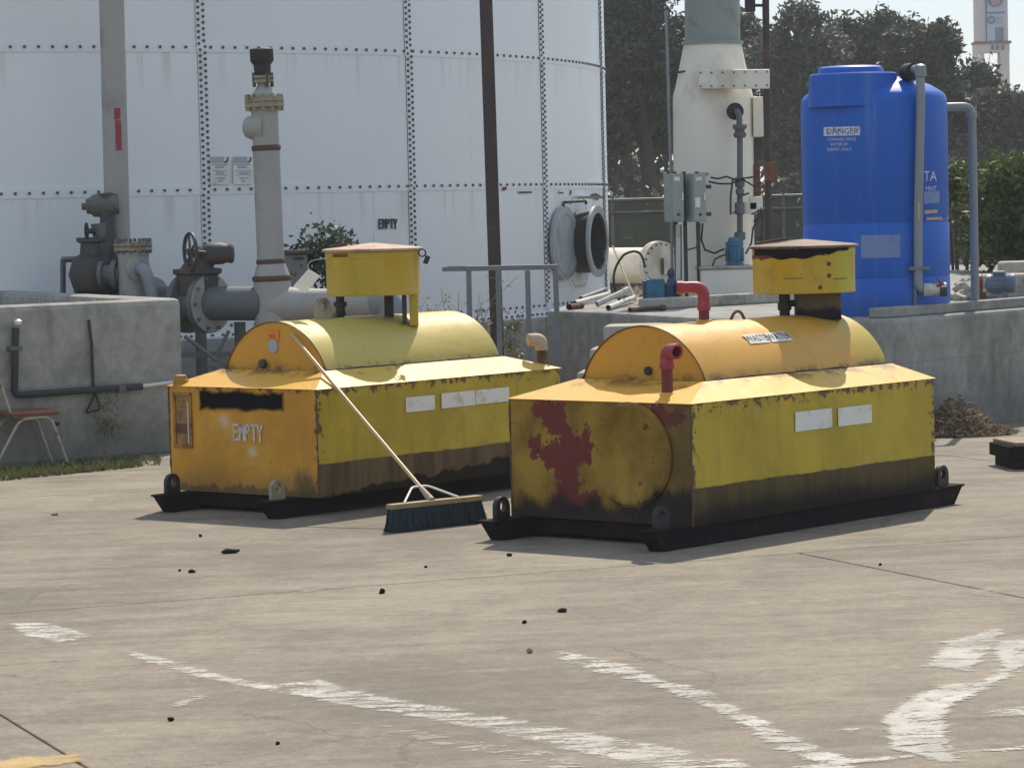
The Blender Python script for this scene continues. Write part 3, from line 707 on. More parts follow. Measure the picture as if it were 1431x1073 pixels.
for x0 in (294, 326):
    sg = thing('notice_sign', 'left of the two paper notices on the white tank beside the pipe' if x0 < 300 else 'right of the two paper notices, partly behind the tall pipe', 'sign', onskin(x0+13, 239), 0)
    mb = MB(); skin_poly(mb, [(x0, 219), (x0+27, 219), (x0+27, 258), (x0, 258)], .022); mb.build('sheet', M['label_white'], sg, True)
    def pr(rects, nm='print'):
        for (a, b, c, d) in rects:
            mb = MB(); skin_poly(mb, [(x0+a, b), (x0+c, b), (x0+c, d), (x0+a, d)], .026); mb.build(nm, M['ink_grey'], sg, True)
    pr([(1, 219.5, 19, 228), (2, 229.5, 24, 231), (7, 232, 19, 235), (3, 238.5, 24, 239.6), (8, 241, 20, 243.5), (3, 244.5, 24, 245.3), (9, 248, 21, 250), (12, 251.5, 17, 254)])
    mb = MB(); skin_poly(mb, [(x0+19, 226), (x0+23, 224), (x0+23, 220), (x0+25.5, 219.5), (x0+25.5, 225), (x0+21, 229)], .026); mb.build('print_mark', M['pipe_mid'], sg, True)

# ================================================================== THE TWO YELLOW TANKS
LB, WB, ZB, ZT = 2.55, 1.40, .125, .843
WC, DH, DB, DT = .70, .475, .945, 1.272
DRAD = (DH*DH+(DT-DB)**2)/(2*(DT-DB)); DCZ = DT-DRAD; DANG = math.asin(DH/DRAD)
class Tk: pass
def local_fns(o, th):
    L = Vector((math.cos(th), math.sin(th), 0)); W = Vector((-math.sin(th), math.cos(th), 0)); o = Vector((o[0], o[1], 0))
    def on_l(x, y, l):
        d = ray(x, y); t = (o.dot(L)+l)/(d.x*L.x+d.y*L.y); p = Vector((0, 0, CAM_H))+d*t; return Vector((l, (p-o).dot(W), p.z))
    def on_w(x, y, w_):
        d = ray(x, y); t = (o.dot(W)+w_)/(d.x*W.x+d.y*W.y); p = Vector((0, 0, CAM_H))+d*t; return Vector(((p-o).dot(L), w_, p.z))
    def on_z(x, y, z):
        p = gnd(x, y, z); return Vector(((p-o).dot(L), (p-o).dot(W), z))
    return on_l, on_w, on_z
def lug(par, c, mat, s_=1.0, plane='x'):
    r, hole = .062*s_, .027*s_; n = 20; vs = []; pts_o = []; pts_i = []
    h = .075*s_
    for i in range(n):
        a = 2*math.pi*i/n; ca, sa = math.cos(a), math.sin(a)
        if sa >= -.05: po = (r*ca, h+r*sa)
        else: po = (r*(1 if ca > 0 else -1)*min(1, abs(ca)*1.6), max(0, h+r*sa*1.8) if abs(ca) > .55 else 0)
        pts_o.append(po); pts_i.append((hole*ca, h+.003+hole*1.25*sa))
    t = .016
    def P(u, z, y): return (c[0]+u, c[1]+y, c[2]+z) if plane == 'x' else (c[0]+y, c[1]+u, c[2]+z)
    mb = MB(); V_ = []
    for y in (-t, t):
        V_ += [P(u, z, y) for u, z in pts_o]; V_ += [P(u, z, y) for u, z in pts_i]
    fs = []
    for i in range(n):
        j = (i+1) % n
        fs += [(i, j, n+j, n+i), (2*n+i, 3*n+i, 3*n+j, 2*n+j), (i, 2*n+i, 2*n+j, j), (n+i, n+j, 3*n+j, 3*n+i)]
    mb.add(V_, fs); return mb.build('lifting_lug', mat, par, smooth=True)
def dented(t, name, mat, a, b, out, amp):
    """sheet-steel wall from a to b (plan), slightly buckled between its welded edges"""
    a, b, out = Vector((*a, 0)), Vector((*b, 0)), Vector((*out, 0)); n_, m_ = 48, 14; vs = []; fs = []
    L_ = (b-a).length; ph = [random.uniform(0, 6) for _ in range(6)]
    for i in range(n_+1):
        for j in range(m_+1):
            u, v = i/n_, j/m_; x = u*L_; e = math.sin(math.pi*u)**.5*math.sin(math.pi*v)**.7 if 0 < i < n_ and 0 < j < m_ else 0
            d = .5*math.sin(3.1*x+ph[0])*math.sin(4*v+ph[1])+.35*math.sin(7.3*x+ph[2]+2*v)*math.cos(5*v+ph[3])+.2*math.sin(13*x+ph[4])*math.sin(9*v+ph[5])
            p = a.lerp(b, u)+out*(amp*e*d-.0005*e); p.z = ZB+(ZT-ZB)*v; vs.append(p)
    for i in range(n_):
        for j in range(m_): q = i*(m_+1)+j; fs.append((q, q+m_+1, q+m_+2, q+1))
    return MB().add(vs, fs).build(name, mat, t, smooth=True)
def yellow_tank(o, th, label, side, front, dome, sho, lc, le, rails, mats_tag):
    t = thing('waste_tank', label, 'tank', (o[0], o[1], 0), th)
    T = .006
    dented(t, 'front_panel', front, (0, 0), (0, WB), (-1, 0), .005)
    MB().bb(LB-T, LB, 0, WB, ZB, ZT).build('back_panel', side, t)
    dented(t, 'side_panel', side, (0, 0), (LB, 0), (0, -1), .006)
    MB().bb(T, LB-T, WB-T, WB, ZB, ZT).build('side_panel', side, t)
    MB().bb(T, LB-T, T, WB-T, ZB+.004, ZB+.01).build('floor_plate', M['skid'], t)
    w0, w1 = WC-DH, WC+DH; e = .012
    q = [(-e, -e, ZT), (LB+e, -e, ZT), (LB+e, WB+e, ZT), (-e, WB+e, ZT), (lc-.03, w0-.015, DB), (le+.03, w0-.015, DB), (le+.03, w1+.015, DB), (lc-.03, w1+.015, DB)]
    for i in range(4):
        j = (i+1) % 4; mb = MB(); P = [Vector(q[k]) for k in (i, j, 4+j, 4+i)]
        n_ = (P[1]-P[0]).cross(P[3]-P[0]).normalized()
        if n_.z < 0: n_ = -n_
        # slightly hammered plate
        G = 10; vs = []; fs = []
        for a in range(G+1):
            for b in range(4):
                u, v = a/G, b/3; p = P[0].lerp(P[1], u).lerp(P[3].lerp(P[2], u), v)
                k = math.sin(u*math.pi)*math.sin(v*math.pi)
                vs.append(p+n_*(random.uniform(-.006, .008)*k))
        for a in range(G):
            for b in range(3): fs.append((a*4+b, (a+1)*4+b, (a+1)*4+b+1, a*4+b+1))
        mb.add(vs, fs); mb.build('shoulder_plate', M['shoF'] if i == 3 else sho, t, smooth=True)
    mb = MB(); NS = 24; NL = 14; vs = []; fs = []
    for a in range(NL+1):
        for b in range(NS+1):
            ph = -DANG+2*DANG*b/NS; rr = DRAD+random.uniform(-.0025, .0025)*(0 < a < NL)
            vs.append((lc+(le-lc)*a/NL, WC+rr*math.sin(ph), DCZ+rr*math.cos(ph)-(.0 if 0 < b < NS else .012)))
    for a in range(NL):
        for b in range(NS): fs.append((a*(NS+1)+b, (a+1)*(NS+1)+b, (a+1)*(NS+1)+b+1, a*(NS+1)+b+1))
    mb.add(vs, fs).build('dome', dome, t, smooth=True)
    for l, nm, mt in ((lc+.012, 'end_cap', M['capO']), (le-.02, 'end_cap', dome)):
        poly = [(l, WC+(DRAD-.004)*math.sin(-DANG+2*DANG*b/NS), DCZ+(DRAD-.004)*math.cos(-DANG+2*DANG*b/NS)) for b in range(NS+1)]
        poly = [(l, w0, DB-.03)]+poly+[(l, w1, DB-.03)]
        MB().prism(poly, (.008, 0, 0)).build(nm, mt, t)
    # weld beads
    MB().tube([(lc+.008, WC+DRAD*math.sin(-DANG+2*DANG*b/NS), DCZ+DRAD*math.cos(-DANG+2*DANG*b/NS)) for b in range(NS+1)], .005, 6).build('weld_bead', M['weld'], t, smooth=True)
    for y in (w0-.004, w1+.004):
        MB().tube([(lc+(le-lc)*i/30, y+random.uniform(-.004, .004), DB+.004+random.uniform(-.004, .004)) for i in range(31)], .006, 6).build('weld_bead', M['weld'], t, smooth=True)
    for y in (-.001, WB+.001):
        MB().tube([(-.001, y, ZB+(ZT-ZB)*i/24) for i in range(25)], [.0045+random.uniform(-.0015, .004) for i in range(25)], 6).build('corner_weld', M['weld'], t, smooth=True)
    # skid rails
    wn, wf, wr, h = rails
    for k, y0 in enumerate((wn, wf)):
        l0, l1, l2, l3 = -.335, -.235, 2.935, 2.825
        mb = MB()
        mb.prism([(l0, y0, h), (l2, y0, h), (l2-.006, y0, h-.014), (l0+.006, y0, h-.014)], (0, wr, 0))
        mb.prism([(l0+.012, y0+.012, h-.014), (l2-.012, y0+.012, h-.014), (l3, y0+.012, .0), (l1, y0+.012, .0)], (0, wr-.024, 0))
        mb.build('skid_rail', M['skid'], t, bevel=.003)
        lug(t, (-.19, y0+wr*.5, h-.002), mats_tag[k]); lug(t, (2.76, y0+wr*.5, h-.002), M['black'] if k else M['black'])
    for l in (.02, 1.2, 2.45):
        MB().bb(l, l+.09, wn+wr-.01, wf+.01, .03, .115).build('cross_beam', M['skid'], t)
    return t
OR, THR = (1.035, 17.505), .850
OL, THL = (-1.294, 19.861), .872
rt_ = yellow_tank(OR, THR, 'nearer yellow waste tank, its front flaking to red and black, with red pipes', M['sideR'], M['frontR'], M['domeR'], M['shoR'], .43, 2.36, (.022, 1.255, .135, .127), (M['black'], M['black']))
lt_ = yellow_tank(OL, THL, 'farther yellow waste tank with orange front sprayed EMPTY, a broom leaning on it', M['sideL'], M['frontL'], M['domeL'], M['shoL'], .33, 2.15, (.136, 1.135, .125, .125), (M['flange'], M['black']))
Rl, Rw, Rz = local_fns(OR, THR); Ll, Lw, Lz = local_fns(OL, THL)
# white labels on the long sides
for t, rects in ((rt_, ((1.02, 1.405, .607, .727), (1.47, 1.835, .607, .722))), (lt_, ((.872, 1.172, .633, .735), (1.241, 1.60, .636, .741), (1.605, 1.968, .640, .741)))):
    for a, b, c, d in rects:
        vs = [(a, -.008, c), (b, -.008, c), (b, -.008, d), (a, -.008, d)]
        MB().prism(vs, (0, .0015, 0)).build('white_label', M['label_white'], t)
# right tank: round plate, vent pipes, WASTE WATER strip
cw, cz, R0 = .455, .53, .305
prof = [(.008, R0), (-.018, R0), (-.026, R0-.008), (-.026, R0-.03), (-.022, R0-.036), (-.02, .001)]
MB().lathe((-.002, cw, cz), (1, 0, 0), prof, 56).build('round_plate', M['discR'], rt_, smooth=True)
MB().torus((-.014, cw, cz), (1, 0, 0), R0+.004, .0075, 56, 6).build('plate_rim', M['discR'], rt_, smooth=True)
pipe0 = Vector((.165, .30, .885)); r_ = .034
rp = MB().tube([pipe0, pipe0+Vector((0, 0, .215))], r_, 18).build('vent_pipe', M['red_dark'], rt_, smooth=True)
d_ = Vector((-.25, -.97, -.08)).normalized(); tpp = pipe0+Vector((0, 0, .26))
el = MB(); el.tube(bent([pipe0+Vector((0, 0, .15)), tpp, tpp+d_*.10], .055, 8), .041, 18, caps=False); el.tube(bent([pipe0+Vector((0, 0, .15)), tpp, tpp+d_*.098], .055, 8), .034, 18, caps=False)
el.lathe(pipe0+Vector((0, 0, .15)), (0, 0, 1), [(0, .034), (0, .0455), (.03, .0455), (.03, .04)], 18, caps=False)
el.lathe(tpp+d_*.07, d_, [(0, .040), (0, .046), (.031, .046), (.031, .033)], 18, caps=False)
o = el.build('elbow', M['red'], rp, smooth=True)
MB().lathe(tpp+d_*.02, d_, [(0, .034), (.001, .001)], 18).build('elbow_bore', M['shade_metal'], rp)  # dark disc painted as the shade down the pipe bore
MB().lathe(pipe0-Vector((0, 0, .02)), (0, 0, 1), [(0, .05), (.025, .047), (.03, .036)], 16).build('pipe_collar', M['shoR'], rp, smooth=True)
b0 = Rw(984, 447, WC); b0.z = DT-.02
rp2 = MB().tube([b0, b0+Vector((0, 0, .14))], .033, 18).build('vent_pipe', M['red_dark'], rt_, smooth=True)
a1 = Rw(984, 401, WC); a2 = Rw(949, 400, WC); a1 = Vector((b0.x, b0.y, a1.z))
dh = (Vector((a2.x, a2.y, a1.z))-a1).normalized()
# the arm points to the left of the picture
Lv = Vector((math.cos(THR), math.sin(THR), 0)); Wv = Vector((-math.sin(THR), math.cos(THR), 0)); wl = Vector((-1, -.05, 0)); dh = Vector((wl.dot(Lv), wl.dot(Wv), 0)).normalized()
el = MB(); el.tube(bent([b0+Vector((0, 0, .10)), a1, a1+dh*.165], .06, 8), .037, 18, caps=False)
el.lathe(b0+Vector((0, 0, .09)), (0, 0, 1), [(0, .034), (0, .042), (.03, .042), (.03, .036)], 18, caps=False); el.lathe(a1+dh*.13, dh, [(0, .036), (0, .041), (.035, .041), (.035, .030), (.0, .030)], 18, caps=False)
el.build('elbow', M['red'], rp2, smooth=True)
MB().lathe(b0-Vector((0, 0, .01)), (0, 0, 1), [(0, .055), (.04, .05), (.042, .038)], 16).build('pipe_collar', M['domeR'], rp2, smooth=True)
hb = Rw(1024, 441, WC)
MB().tube(bent([(hb.x-.07, WC-.03, DT-.01), (hb.x-.02, WC-.03, DT+.05), (hb.x+.04, WC-.03, DT+.05), (hb.x+.09, WC-.03, DT-.012)], .03), .010, 8).build('dome_handle', M['rust'], rt_, smooth=True)
# hole plugs in the front cap
hp = Rl(906, 529, .43); MB().lathe((.432, hp.y, 1.0), (-1, 0, 0), [(0, .028), (.012, .026), (.013, .001)], 12).build('cap_plug', M['black'], rt_, smooth=True)
hp = Ll(372, 519, .33); MB().lathe((.336, hp.y+.03, .985), (-1, .0, 0), [(0, .034), (.025, .03), (.03, .001)], 10).build('cap_plug', M['pipe_dark'], lt_, smooth=True)
# text helper -> mesh
def text_mesh(body, size, f, name, mat, par, align='CENTER', sx=1.0):
    cu = bpy.data.curves.new('txt', 'FONT'); cu.body = body; cu.size = size; cu.align_x = align; cu.align_y = 'CENTER'; cu.resolution_u = 2
    to = bpy.data.objects.new('txt', cu); col.objects.link(to)
    me = bpy.data.meshes.new_from_object(to.evaluated_get(bpy.context.evaluated_depsgraph_get()))
    bpy.data.objects.remove(to); bpy.data.curves.remove(cu)
    me.materials.clear(); me.name = name
    for v in me.vertices: v.co = f(v.co.x*sx, v.co.y)
    return link(name, me, mat, par)
def dome_pt(l, s_, off):     # s_: arc length from the crown towards the near side
    ph = -s_/DRAD; r = DRAD+off; return Vector((l, WC+r*math.sin(ph), DCZ+r*math.cos(ph)))
for wd, l0, l1 in (('WASTE', 1.06, 1.27), ('WATER', 1.285, 1.505)):
    mb = MB(); vs = []; n_ = 5
    for i in range(n_+1): vs += [dome_pt(l0, .30+.085*i/n_, .004), dome_pt(l1, .30+.085*i/n_, .004)]
    mb.add(vs, [(2*i, 2*i+1, 2*i+3, 2*i+2) for i in range(n_)]); lb = mb.build('word_label', M['label_white'], rt_)
    text_mesh(wd, .082, lambda x, y: dome_pt((l0+l1)/2+x, .3425-y, .0065), 'lettering', M['ink_black'], lb, sx=.82)
# round spill containers on the domes
def spill_drum(t, c, r, z0, z1, mat, lid_mat, rot=0.0):
    """round spill container with a shallow conical lid"""
    R = Matrix.Translation(Vector((c[0], c[1], 0))) @ Matrix.Rotation(rot, 4, 'Z')
    mb = MB(); mb.lathe((0, 0, z0), (0, 0, 1), [(0, .01), (0, r*.99), (.006, r), (.012, r*.997), (z1-z0-.05, r), (z1-z0-.048, r*1.006), (z1-z0-.004, r*1.006), (z1-z0, r)], 56)
    mb.v = [p+Vector((random.uniform(-.0015, .0015), random.uniform(-.0015, .0015), 0)) for p in mb.v]
    b = mb.build('spill_drum', mat, t, smooth=True, xf=R)
    MB().lathe((0, 0, z1), (0, 0, 1), [(.002, .01), (.002, r*1.075), (.014, r*1.08), (.018, r*1.07), (.024, r*.98), (.055, r*.12), (.057, .01)], 24).build('lid', lid_mat, b, xf=R)
    MB().box((-r*.62, -.03, z1+.052), (r*.62, .035, .012), Matrix.Rotation(-.13, 3, 'Y')).build('hinge_bar', M['rust'], b, xf=R, bevel=.003)
    return b, R
def band(par, R, r, a0, a1, zf0, zf1, mat, name, n_=24):
    """thin curved skin patch on the drum between heights zf0(t) and zf1(t)"""
    vs = []
    for i in range(n_+1):
        t = i/n_; a = a0+(a1-a0)*t; vs += [(r*math.cos(a), r*math.sin(a), zf0(t)), (r*math.cos(a), r*math.sin(a), zf1(t))]
    MB().add(vs, [(2*i, 2*i+2, 2*i+3, 2*i+1) for i in range(n_)]).build(name, mat, par, smooth=True, xf=R)
# drum frames are turned so that local -Y faces the camera
dc = Rw(1124, 412, WC); DR = .331
bR, RR = spill_drum(rt_, (dc.x, WC, 0), DR, 1.412, 1.700, M['boxR'], M['lid_dark'], -THR)
band(bR, RR, DR*1.0105, -math.pi*.93, -math.pi*.20, lambda t: 1.628+.014*math.sin(t*7+.5)*(1-t)+t*t*.062+.006*math.sin(t*31), lambda t: 1.7005, M['skid'], 'oil_band', 40)
band(bR, RR, DR*1.013, -math.pi*.99, -math.pi*.74, lambda t: 1.628+.022*abs(math.sin(t*5)), lambda t: 1.660, M['red_dark'], 'primer_patch')
for a, z in ((-.37*math.pi, 1.60), (-.37*math.pi, 1.525), (-.43*math.pi, 1.452)): MB().lathe((DR*math.cos(a), DR*math.sin(a), z), (math.cos(a), math.sin(a), 0), [(-.004, .016), (.006, .013), (.007, .001)], 8).build('rust_spot', M['rust'], bR, xf=RR)
for a0, a1, z in ((-.66, -.535, 1.51), (-.345, -.22, 1.50)): band(bR, RR, DR*1.004, a0*math.pi, a1*math.pi, lambda t: z, lambda t: z+.005, M['rust'], 'dent_crease', 8)
MB().bb(-.055, .225, -.13, .13, 1.235, 1.412).build('pedestal', M['ped'], bR, xf=RR, bevel=.006)
vz = MB(); vz.lathe((-.135, -.06, 1.23), (0, 0, 1), [(0, .05), (.03, .05), (.04, .034), (.07, .034), (.075, .045), (.12, .045), (.125, .036), (.19, .036)], 14)
vz.cyl((-.135, -.06, 1.335), (-.135, -.12, 1.335), .02, n=10); vz.cyl((-.135, -.06, 1.345), (-.065, -.06, 1.345), .022, n=10); vz.build('drain_valve', M['black'], bR, smooth=True, xf=RR)
lc_ = Lw(522, 412, WC)
bL, RL = spill_drum(lt_, (lc_.x, WC, 0), DR, 1.418, 1.728, M['boxL'], M['lid'], -THL)
band(bL, RL, DR*1.011, -math.pi*.80, -math.pi*.66, lambda t: 1.692, lambda t: 1.716, M['rust'], 'rust_patch', 8)
pk = MB(); pk.torus((.355, -.10, 1.708), (.3, 1, .1), .026, .006, 14, 6); pk.box((.385, -.10, 1.658), (.035, .026, .06), Matrix.Rotation(.4, 3, 'Y').to_3x3()); pk.build('padlock', M['black'], bL, xf=RL, bevel=.004)
MB().bb(.255, .315, -.13, -.03, 1.20, 1.42).build('support_leg', M['boxL'], bL, xf=RL)
MB().bb(.205, .235, -.17, -.06, 1.22, 1.42).build('support_leg', M['brown_post'], bL, xf=RL)
MB().bb(.075, .14, -.02, .05, 1.25, 1.42).build('drain_pipe', M['brown_post'], bL, xf=RL)
vz = MB(); vz.lathe((-.232, -.10, 1.24), (0, 0, 1), [(0, .03), (.04, .03), (.045, .042), (.06, .042), (.065, .034), (.10, .034), (.105, .047), (.135, .047), (.14, .03), (.19, .03)], 14); vz.build('drain_valve', M['black'], bL, smooth=True, xf=RL)
lg = Lw(451, 441, WC); lug(lt_, (lg.x, WC+.0, DT-.012), M['flange'], 1.15, 'x')
# paper tag tied beside the left box
tgp = Lw(429, 394, WC+.02)
tg = thing('hanging_tag', 'small white tag tied by a wire left of the yellow box', 'tag', MATS[lt_.name] @ tgp)
TM = MATS[lt_.name]
T0 = at(433, 380, (TM @ tgp).y); cn = [at(431, 376, T0.y), at(447.5, 386, T0.y), at(427, 410, T0.y), at(410, 400, T0.y)]
MB().prism([p for p in cn], (.0, .003, .001)).build('tag_card', M['tag_white'], tg, True)
MB().tube([at(432, 378, T0.y-.003), at(430, 372, T0.y), at(433, 366, T0.y), at(441, 363, T0.y), at(456, 361, T0.y)], .003, 6).build('tie_wire', M['bright_metal'], tg, True, True)
# left tank front: gauge window, spray word, stickers, corner cap, rear vent
fr = MB(); a, b, c, d = 1.175, 1.352, .42, .80
for bx in ((a, b, c, c+.022), (a, b, d-.022, d), (a, a+.022, c, d), (b-.022, b, c, d)): fr.bb(-.014, .0, *bx)
gw = fr.build('gauge_frame', M['rustyel'], lt_, bevel=.002)
MB().bb(-.004, -.001, a+.022, b-.022, c+.022, d-.022).build('gauge_glass', M['glass_dirty'], gw)
for z, mm in ((.735, M['rustyel']), (.645, M['rustyel']), (.555, M['rust']), (.475, M['rustyel'])): MB().bb(-.010, -.004, a+.03, b-.03, z-.035, z+.03).build('gauge_plate', mm, gw, bevel=.006)
MB().cyl((-.012, a+.03, .45), (-.012, a+.03, .74), .006, n=8).build('gauge_tube', M['bright_metal'], gw)
n = NB('spray_white'); v = n.pos(); M['spray_white'] = n.done(n.mix(n.noise(v, 9, 3), (.55, .51, .46), (.68, .65, .60)), .8, alpha=n.noise(v, 60, 4, .7).st(.36, .46))
mb = MB(); word(mb, 0, 0, .044, .10, .014, .0165, lambda x, y: Vector((-.0075, .775-x, .492+y))); mb.build('sprayed_word', M['spray_white'], lt_, label='sprayed white word EMPTY')
s1, s2 = Ll(371, 461, .33), Ll(389, 476, .33)
st_ = MB().bb(.334, .3355, min(s1.y, s2.y), max(s1.y, s2.y), s2.z, s1.z).build('sticker', M['orange'], lt_)
yc, zc_ = (s1.y+s2.y)/2, (s1.z+s2.z)/2
text_mesh('703', .042, lambda x, y: Vector((.3325, yc-x, zc_-.012+y)), 'lettering', M['red_dark'], st_)
MB().lathe((.338, yc-.002, s2.z-.04), (-1, 0, 0), [(0, .045), (.004, .045), (.0045, .001)], 18).build('sticker', M['ink_grey'], lt_, label='round grey sticker')
cc = Lz(256, 540, ZT); MB().lathe((.05, WB-.07, ZT-.005), (0, 0, 1), [(0, .055), (.045, .055), (.047, .046), (.075, .042), (.08, .02)], 16).build('filler_cap', M['rustyel'], lt_, smooth=True)
vp = Lw(756, 508, .30); vb = Vector((2.46, .09, .855))
vpipe = MB().tube([vb, vb+Vector((0, 0, .15))], .036, 14).build('vent_pipe', M['rust'], lt_, smooth=True)
g = MB(); top_ = vb+Vector((0, 0, .20)); Lv = Vector((math.cos(THL), math.sin(THL), 0)); Wv = Vector((-math.sin(THL), math.cos(THL), 0)); wl = Vector((-1, -.3, 0)); dd = Vector((wl.dot(Lv), wl.dot(Wv), -.02)).normalized()
g.tube(bent([vb+Vector((0, 0, .12)), top_, top_+dd*.10], .05, 8), .046, 14); g.build('vent_cap', M['beige_cap'], vpipe, smooth=True)
MB().lathe(vb-Vector((0, 0, .02)), (0, 0, 1), [(0, .07), (.03, .065), (.034, .036)], 14).build('pipe_collar', M['rust'], vpipe, smooth=True)

# ================================================================== PIPEWORK BY THE BIG TANK
def drop(p, z): return Vector((p.x, p.y, z))
# left standpipe
Ys = 29.75
sp_ = thing('standpipe', 'tall grey pipe at far left rising out of the top of the picture', 'pipe', drop(at(166, 400, Ys), 0))
MB().tube([drop(at(167, 420, Ys), 0), at(164.4, 330, Ys), at(160, 160, Ys), at(156, 0, Ys), at(152.7, -130, Ys)], pm(17.5, Ys), 24).build('pipe_body', M['pipe_grey'], sp_, True, True)
pt = [at(163, 152, Ys), at(172, 152, Ys), at(174, 212, Ys), at(166, 212, Ys)]
rr_ = pm(17.5, Ys)+.004
mbp = MB()
def wrapmark(y0, y1, f0, f1, r):
    vs = []; n_ = 6
    for yy in (y0, y1):
        xc = 156+.0255*yy; c = at(xc, yy, Ys)
        for i in range(n_+1):
            a = f0+(f1-f0)*i/n_; vs.append(c+Vector((math.sin(a)*r, -math.cos(a)*r, 0)))
    mbp.add(vs, [(i, i+1, n_+2+i, n_+1+i) for i in range(n_)])
wrapmark(152, 168, .10, .60, rr_); wrapmark(169, 211, .16, .64, rr_); mbp.build('red_band', M['red'], sp_, True)
# small valve group beside it
Yv = 29.45
vg = thing('valve_group', 'dark motor-operated valve with small handwheel left of the standpipe', 'valve', drop(at(135, 410, Yv), 0))
MB().lathe(at(132, 412, Yv), (0, 0, 1), [(0, .12), (.05, .2), (.2, .25), (.36, .2), (.4, .13), (.5, .12), (.52, .16), (.56, .16)], 20).build('valve_body', M['pipe_dark'], vg, True, True)
MB().lathe(at(150, 388, Yv), Vector((1, -.1, 0)), [(-.2, .13), (-.18, .2), (-.1, .2), (-.08, .13), (.12, .14), (.13, .2), (.2, .2), (.21, .13)], 20).build('valve_flange', M['pipe_dark'], vg, True, True)
MB().lathe(at(152, 378, Yv), (0, 0, 1), [(0, .10), (.35, .085), (.5, .07), (.6, .085), (.75, .08)], 16).build('yoke', M['pipe_dark'], vg, True, True)
MB().lathe(at(114, 289, Yv), Vector((1, .1, .05)), [(0, .035), (.04, .035), (.045, .07), (.09, .085), (.11, .11), (.30, .125), (.33, .1), (.36, .1)], 18).build('actuator', M['pipe_mid'], vg, True, True)
MB().cyl(at(141, 312, Yv), at(146, 360, Yv), .10, .075, 14).build('actuator_neck', M['pipe_mid'], vg, True, True)
MB().cyl(at(122, 323, Yv-.1), at(148, 323, Yv), .02, .06, 10).build('wheel_shaft', M['pipe_dark'], vg, True, True)
hw = MB(); cw_ = at(121, 323, Yv-.12); hw.torus(cw_, (-.95, -.3, 0), .075, .011, 22, 6)
for a in range(3):
    u = Vector((-.3, .95, 0)); q = u*math.cos(a*math.pi/3)+Vector((0, 0, 1))*math.sin(a*math.pi/3); hw.cyl(cw_-q*.075, cw_+q*.075, .007, n=6)
hw.build('handwheel', M['black'], vg, True, True)
MB().cyl(at(128, 372, Yv), at(128, 335, Yv), .085, .07, 14).build('bonnet', M['pipe_dark'], vg, True, True)
fs_ = MB()
for a_, b_ in (((88, 415), (88, 363)), ((107, 415), (107, 363)), ((86, 363), (112, 362)), ((108, 364), (124, 355))): fs_.tube([at(*a_, Yv+.1), at(*b_, Yv+.1)], .028, 4)
for x in (88, 107): q = at(x, 415, Yv+.1); fs_.tube([q, drop(q, -.02)], .028, 4)
fs_.build('support_frame', M['pipe_mid'], vg, True)
q = at(132, 412, Yv); MB().cyl(drop(q, -.02), q+Vector((0, 0, .02)), .12, n=16).build('pedestal', M['pipe_mid'], vg, True, True)
# strainer pot in front of the standpipe
Yt = 29.15
sn = thing('strainer_pot', 'squat grey flanged pot with a white elbow at the foot of the standpipe', 'pipe fitting', drop(at(186, 415, Yt), 0))
q = at(186, 350, Yt)
MB().lathe(drop(q, -.02), (0, 0, 1), [(0, .15), (q.z-.05, .15), (q.z+.0, .16), (q.z+.01, .15)], 24).build('pot_body', M['pipe_grey'], sn, True, True)
MB().lathe(q, (0, 0, 1), [(0, .16), (.0, .185), (.03, .185), (.031, .16), (.04, .16), (.041, .185), (.072, .185), (.073, .12), (.085, .1)], 28).build('flange_pair', M['flange'], sn, True, True)
for i in range(12):
    a = 2*math.pi*i/12; MB().cyl(q+Vector((math.cos(a)*.165, math.sin(a)*.165, -.03)), q+Vector((math.cos(a)*.165, math.sin(a)*.165, .115)), .017, n=6).build('flange_bolt', M['pipe_mid'], sn, True)
nd = Vector((.62, -.78, 0)); q2 = at(192, 376, Yt-.14)
MB().lathe(q2, nd, [(-.12, .08), (-.01, .08), (0, .125), (.035, .125), (.036, .08)], 22).build('side_flange', M['pipe_grey'], sn, True, True)
MB().tube(bent([q2, q2+nd*.14, q2+nd*.16+Vector((.05, 0, -.22)), q2+nd*.16+Vector((.05, 0, -.5))], .1), .062, 14).build('elbow', M['pvc'], sn, True, True)
MB().lathe(at(166, 384, Yt+.05), Vector((-1, .2, 0)), [(-.05, .10), (0, .1), (.0, .15), (.05, .15), (.05, .1), (.14, .1), (.14, .14), (.18, .14), (.18, .09)], 18).build('side_flange', M['pipe_mid'], sn, True, True)

# riser with tee
Yr = 28.6
ri = thing('riser_pipe', 'thick grey riser pipe with bolted flange and black vent cap on top', 'pipe', drop(at(381, 440, Yr), 0))
b_ = at(381, 405, Yr); R1, R2 = pm(26, Yr), pm(19, Yr)
axr = (at(367, 152, Yr)-at(378, 365, Yr)).normalized()
pr = MB(); pr.tube([drop(b_, -.02), b_, at(380, 388, Yr)], R1, 28, caps=False); pr.build('lower_body', M['pipe_grey'], ri, True, True)
pr = MB(); pr.tube([at(380, 388, Yr), at(378.5, 366, Yr)], [R1, R2], 28, caps=False); pr.build('reducer', M['pipe_grey'], ri, True, True)
MB().tube([at(378.5, 366, Yr), at(372, 207, Yr)], R2, 28, caps=False).build('pipe_body', M['pipe_grey'], ri, True, True)
MB().tube([at(372, 207, Yr), at(369.5, 150, Yr)], R2*.985, 28).build('pipe_body', M['pipe_grey'], ri, True, True)
for x, y, r in ((378.5, 366, R2+.006), (380, 389, R1+.006), (372, 207, R2+.006)):
    q = at(x, y, Yr); MB().tube([q-axr*.028, q-axr*.012, q+axr*.012, q+axr*.026], [r-.004, r+.004, r+.006, r-.003], 28, caps=False).build('rusty_weld', M['weld'], ri, True, True)
q = at(369.5, 147, Yr); Rf = pm(28, Yr)
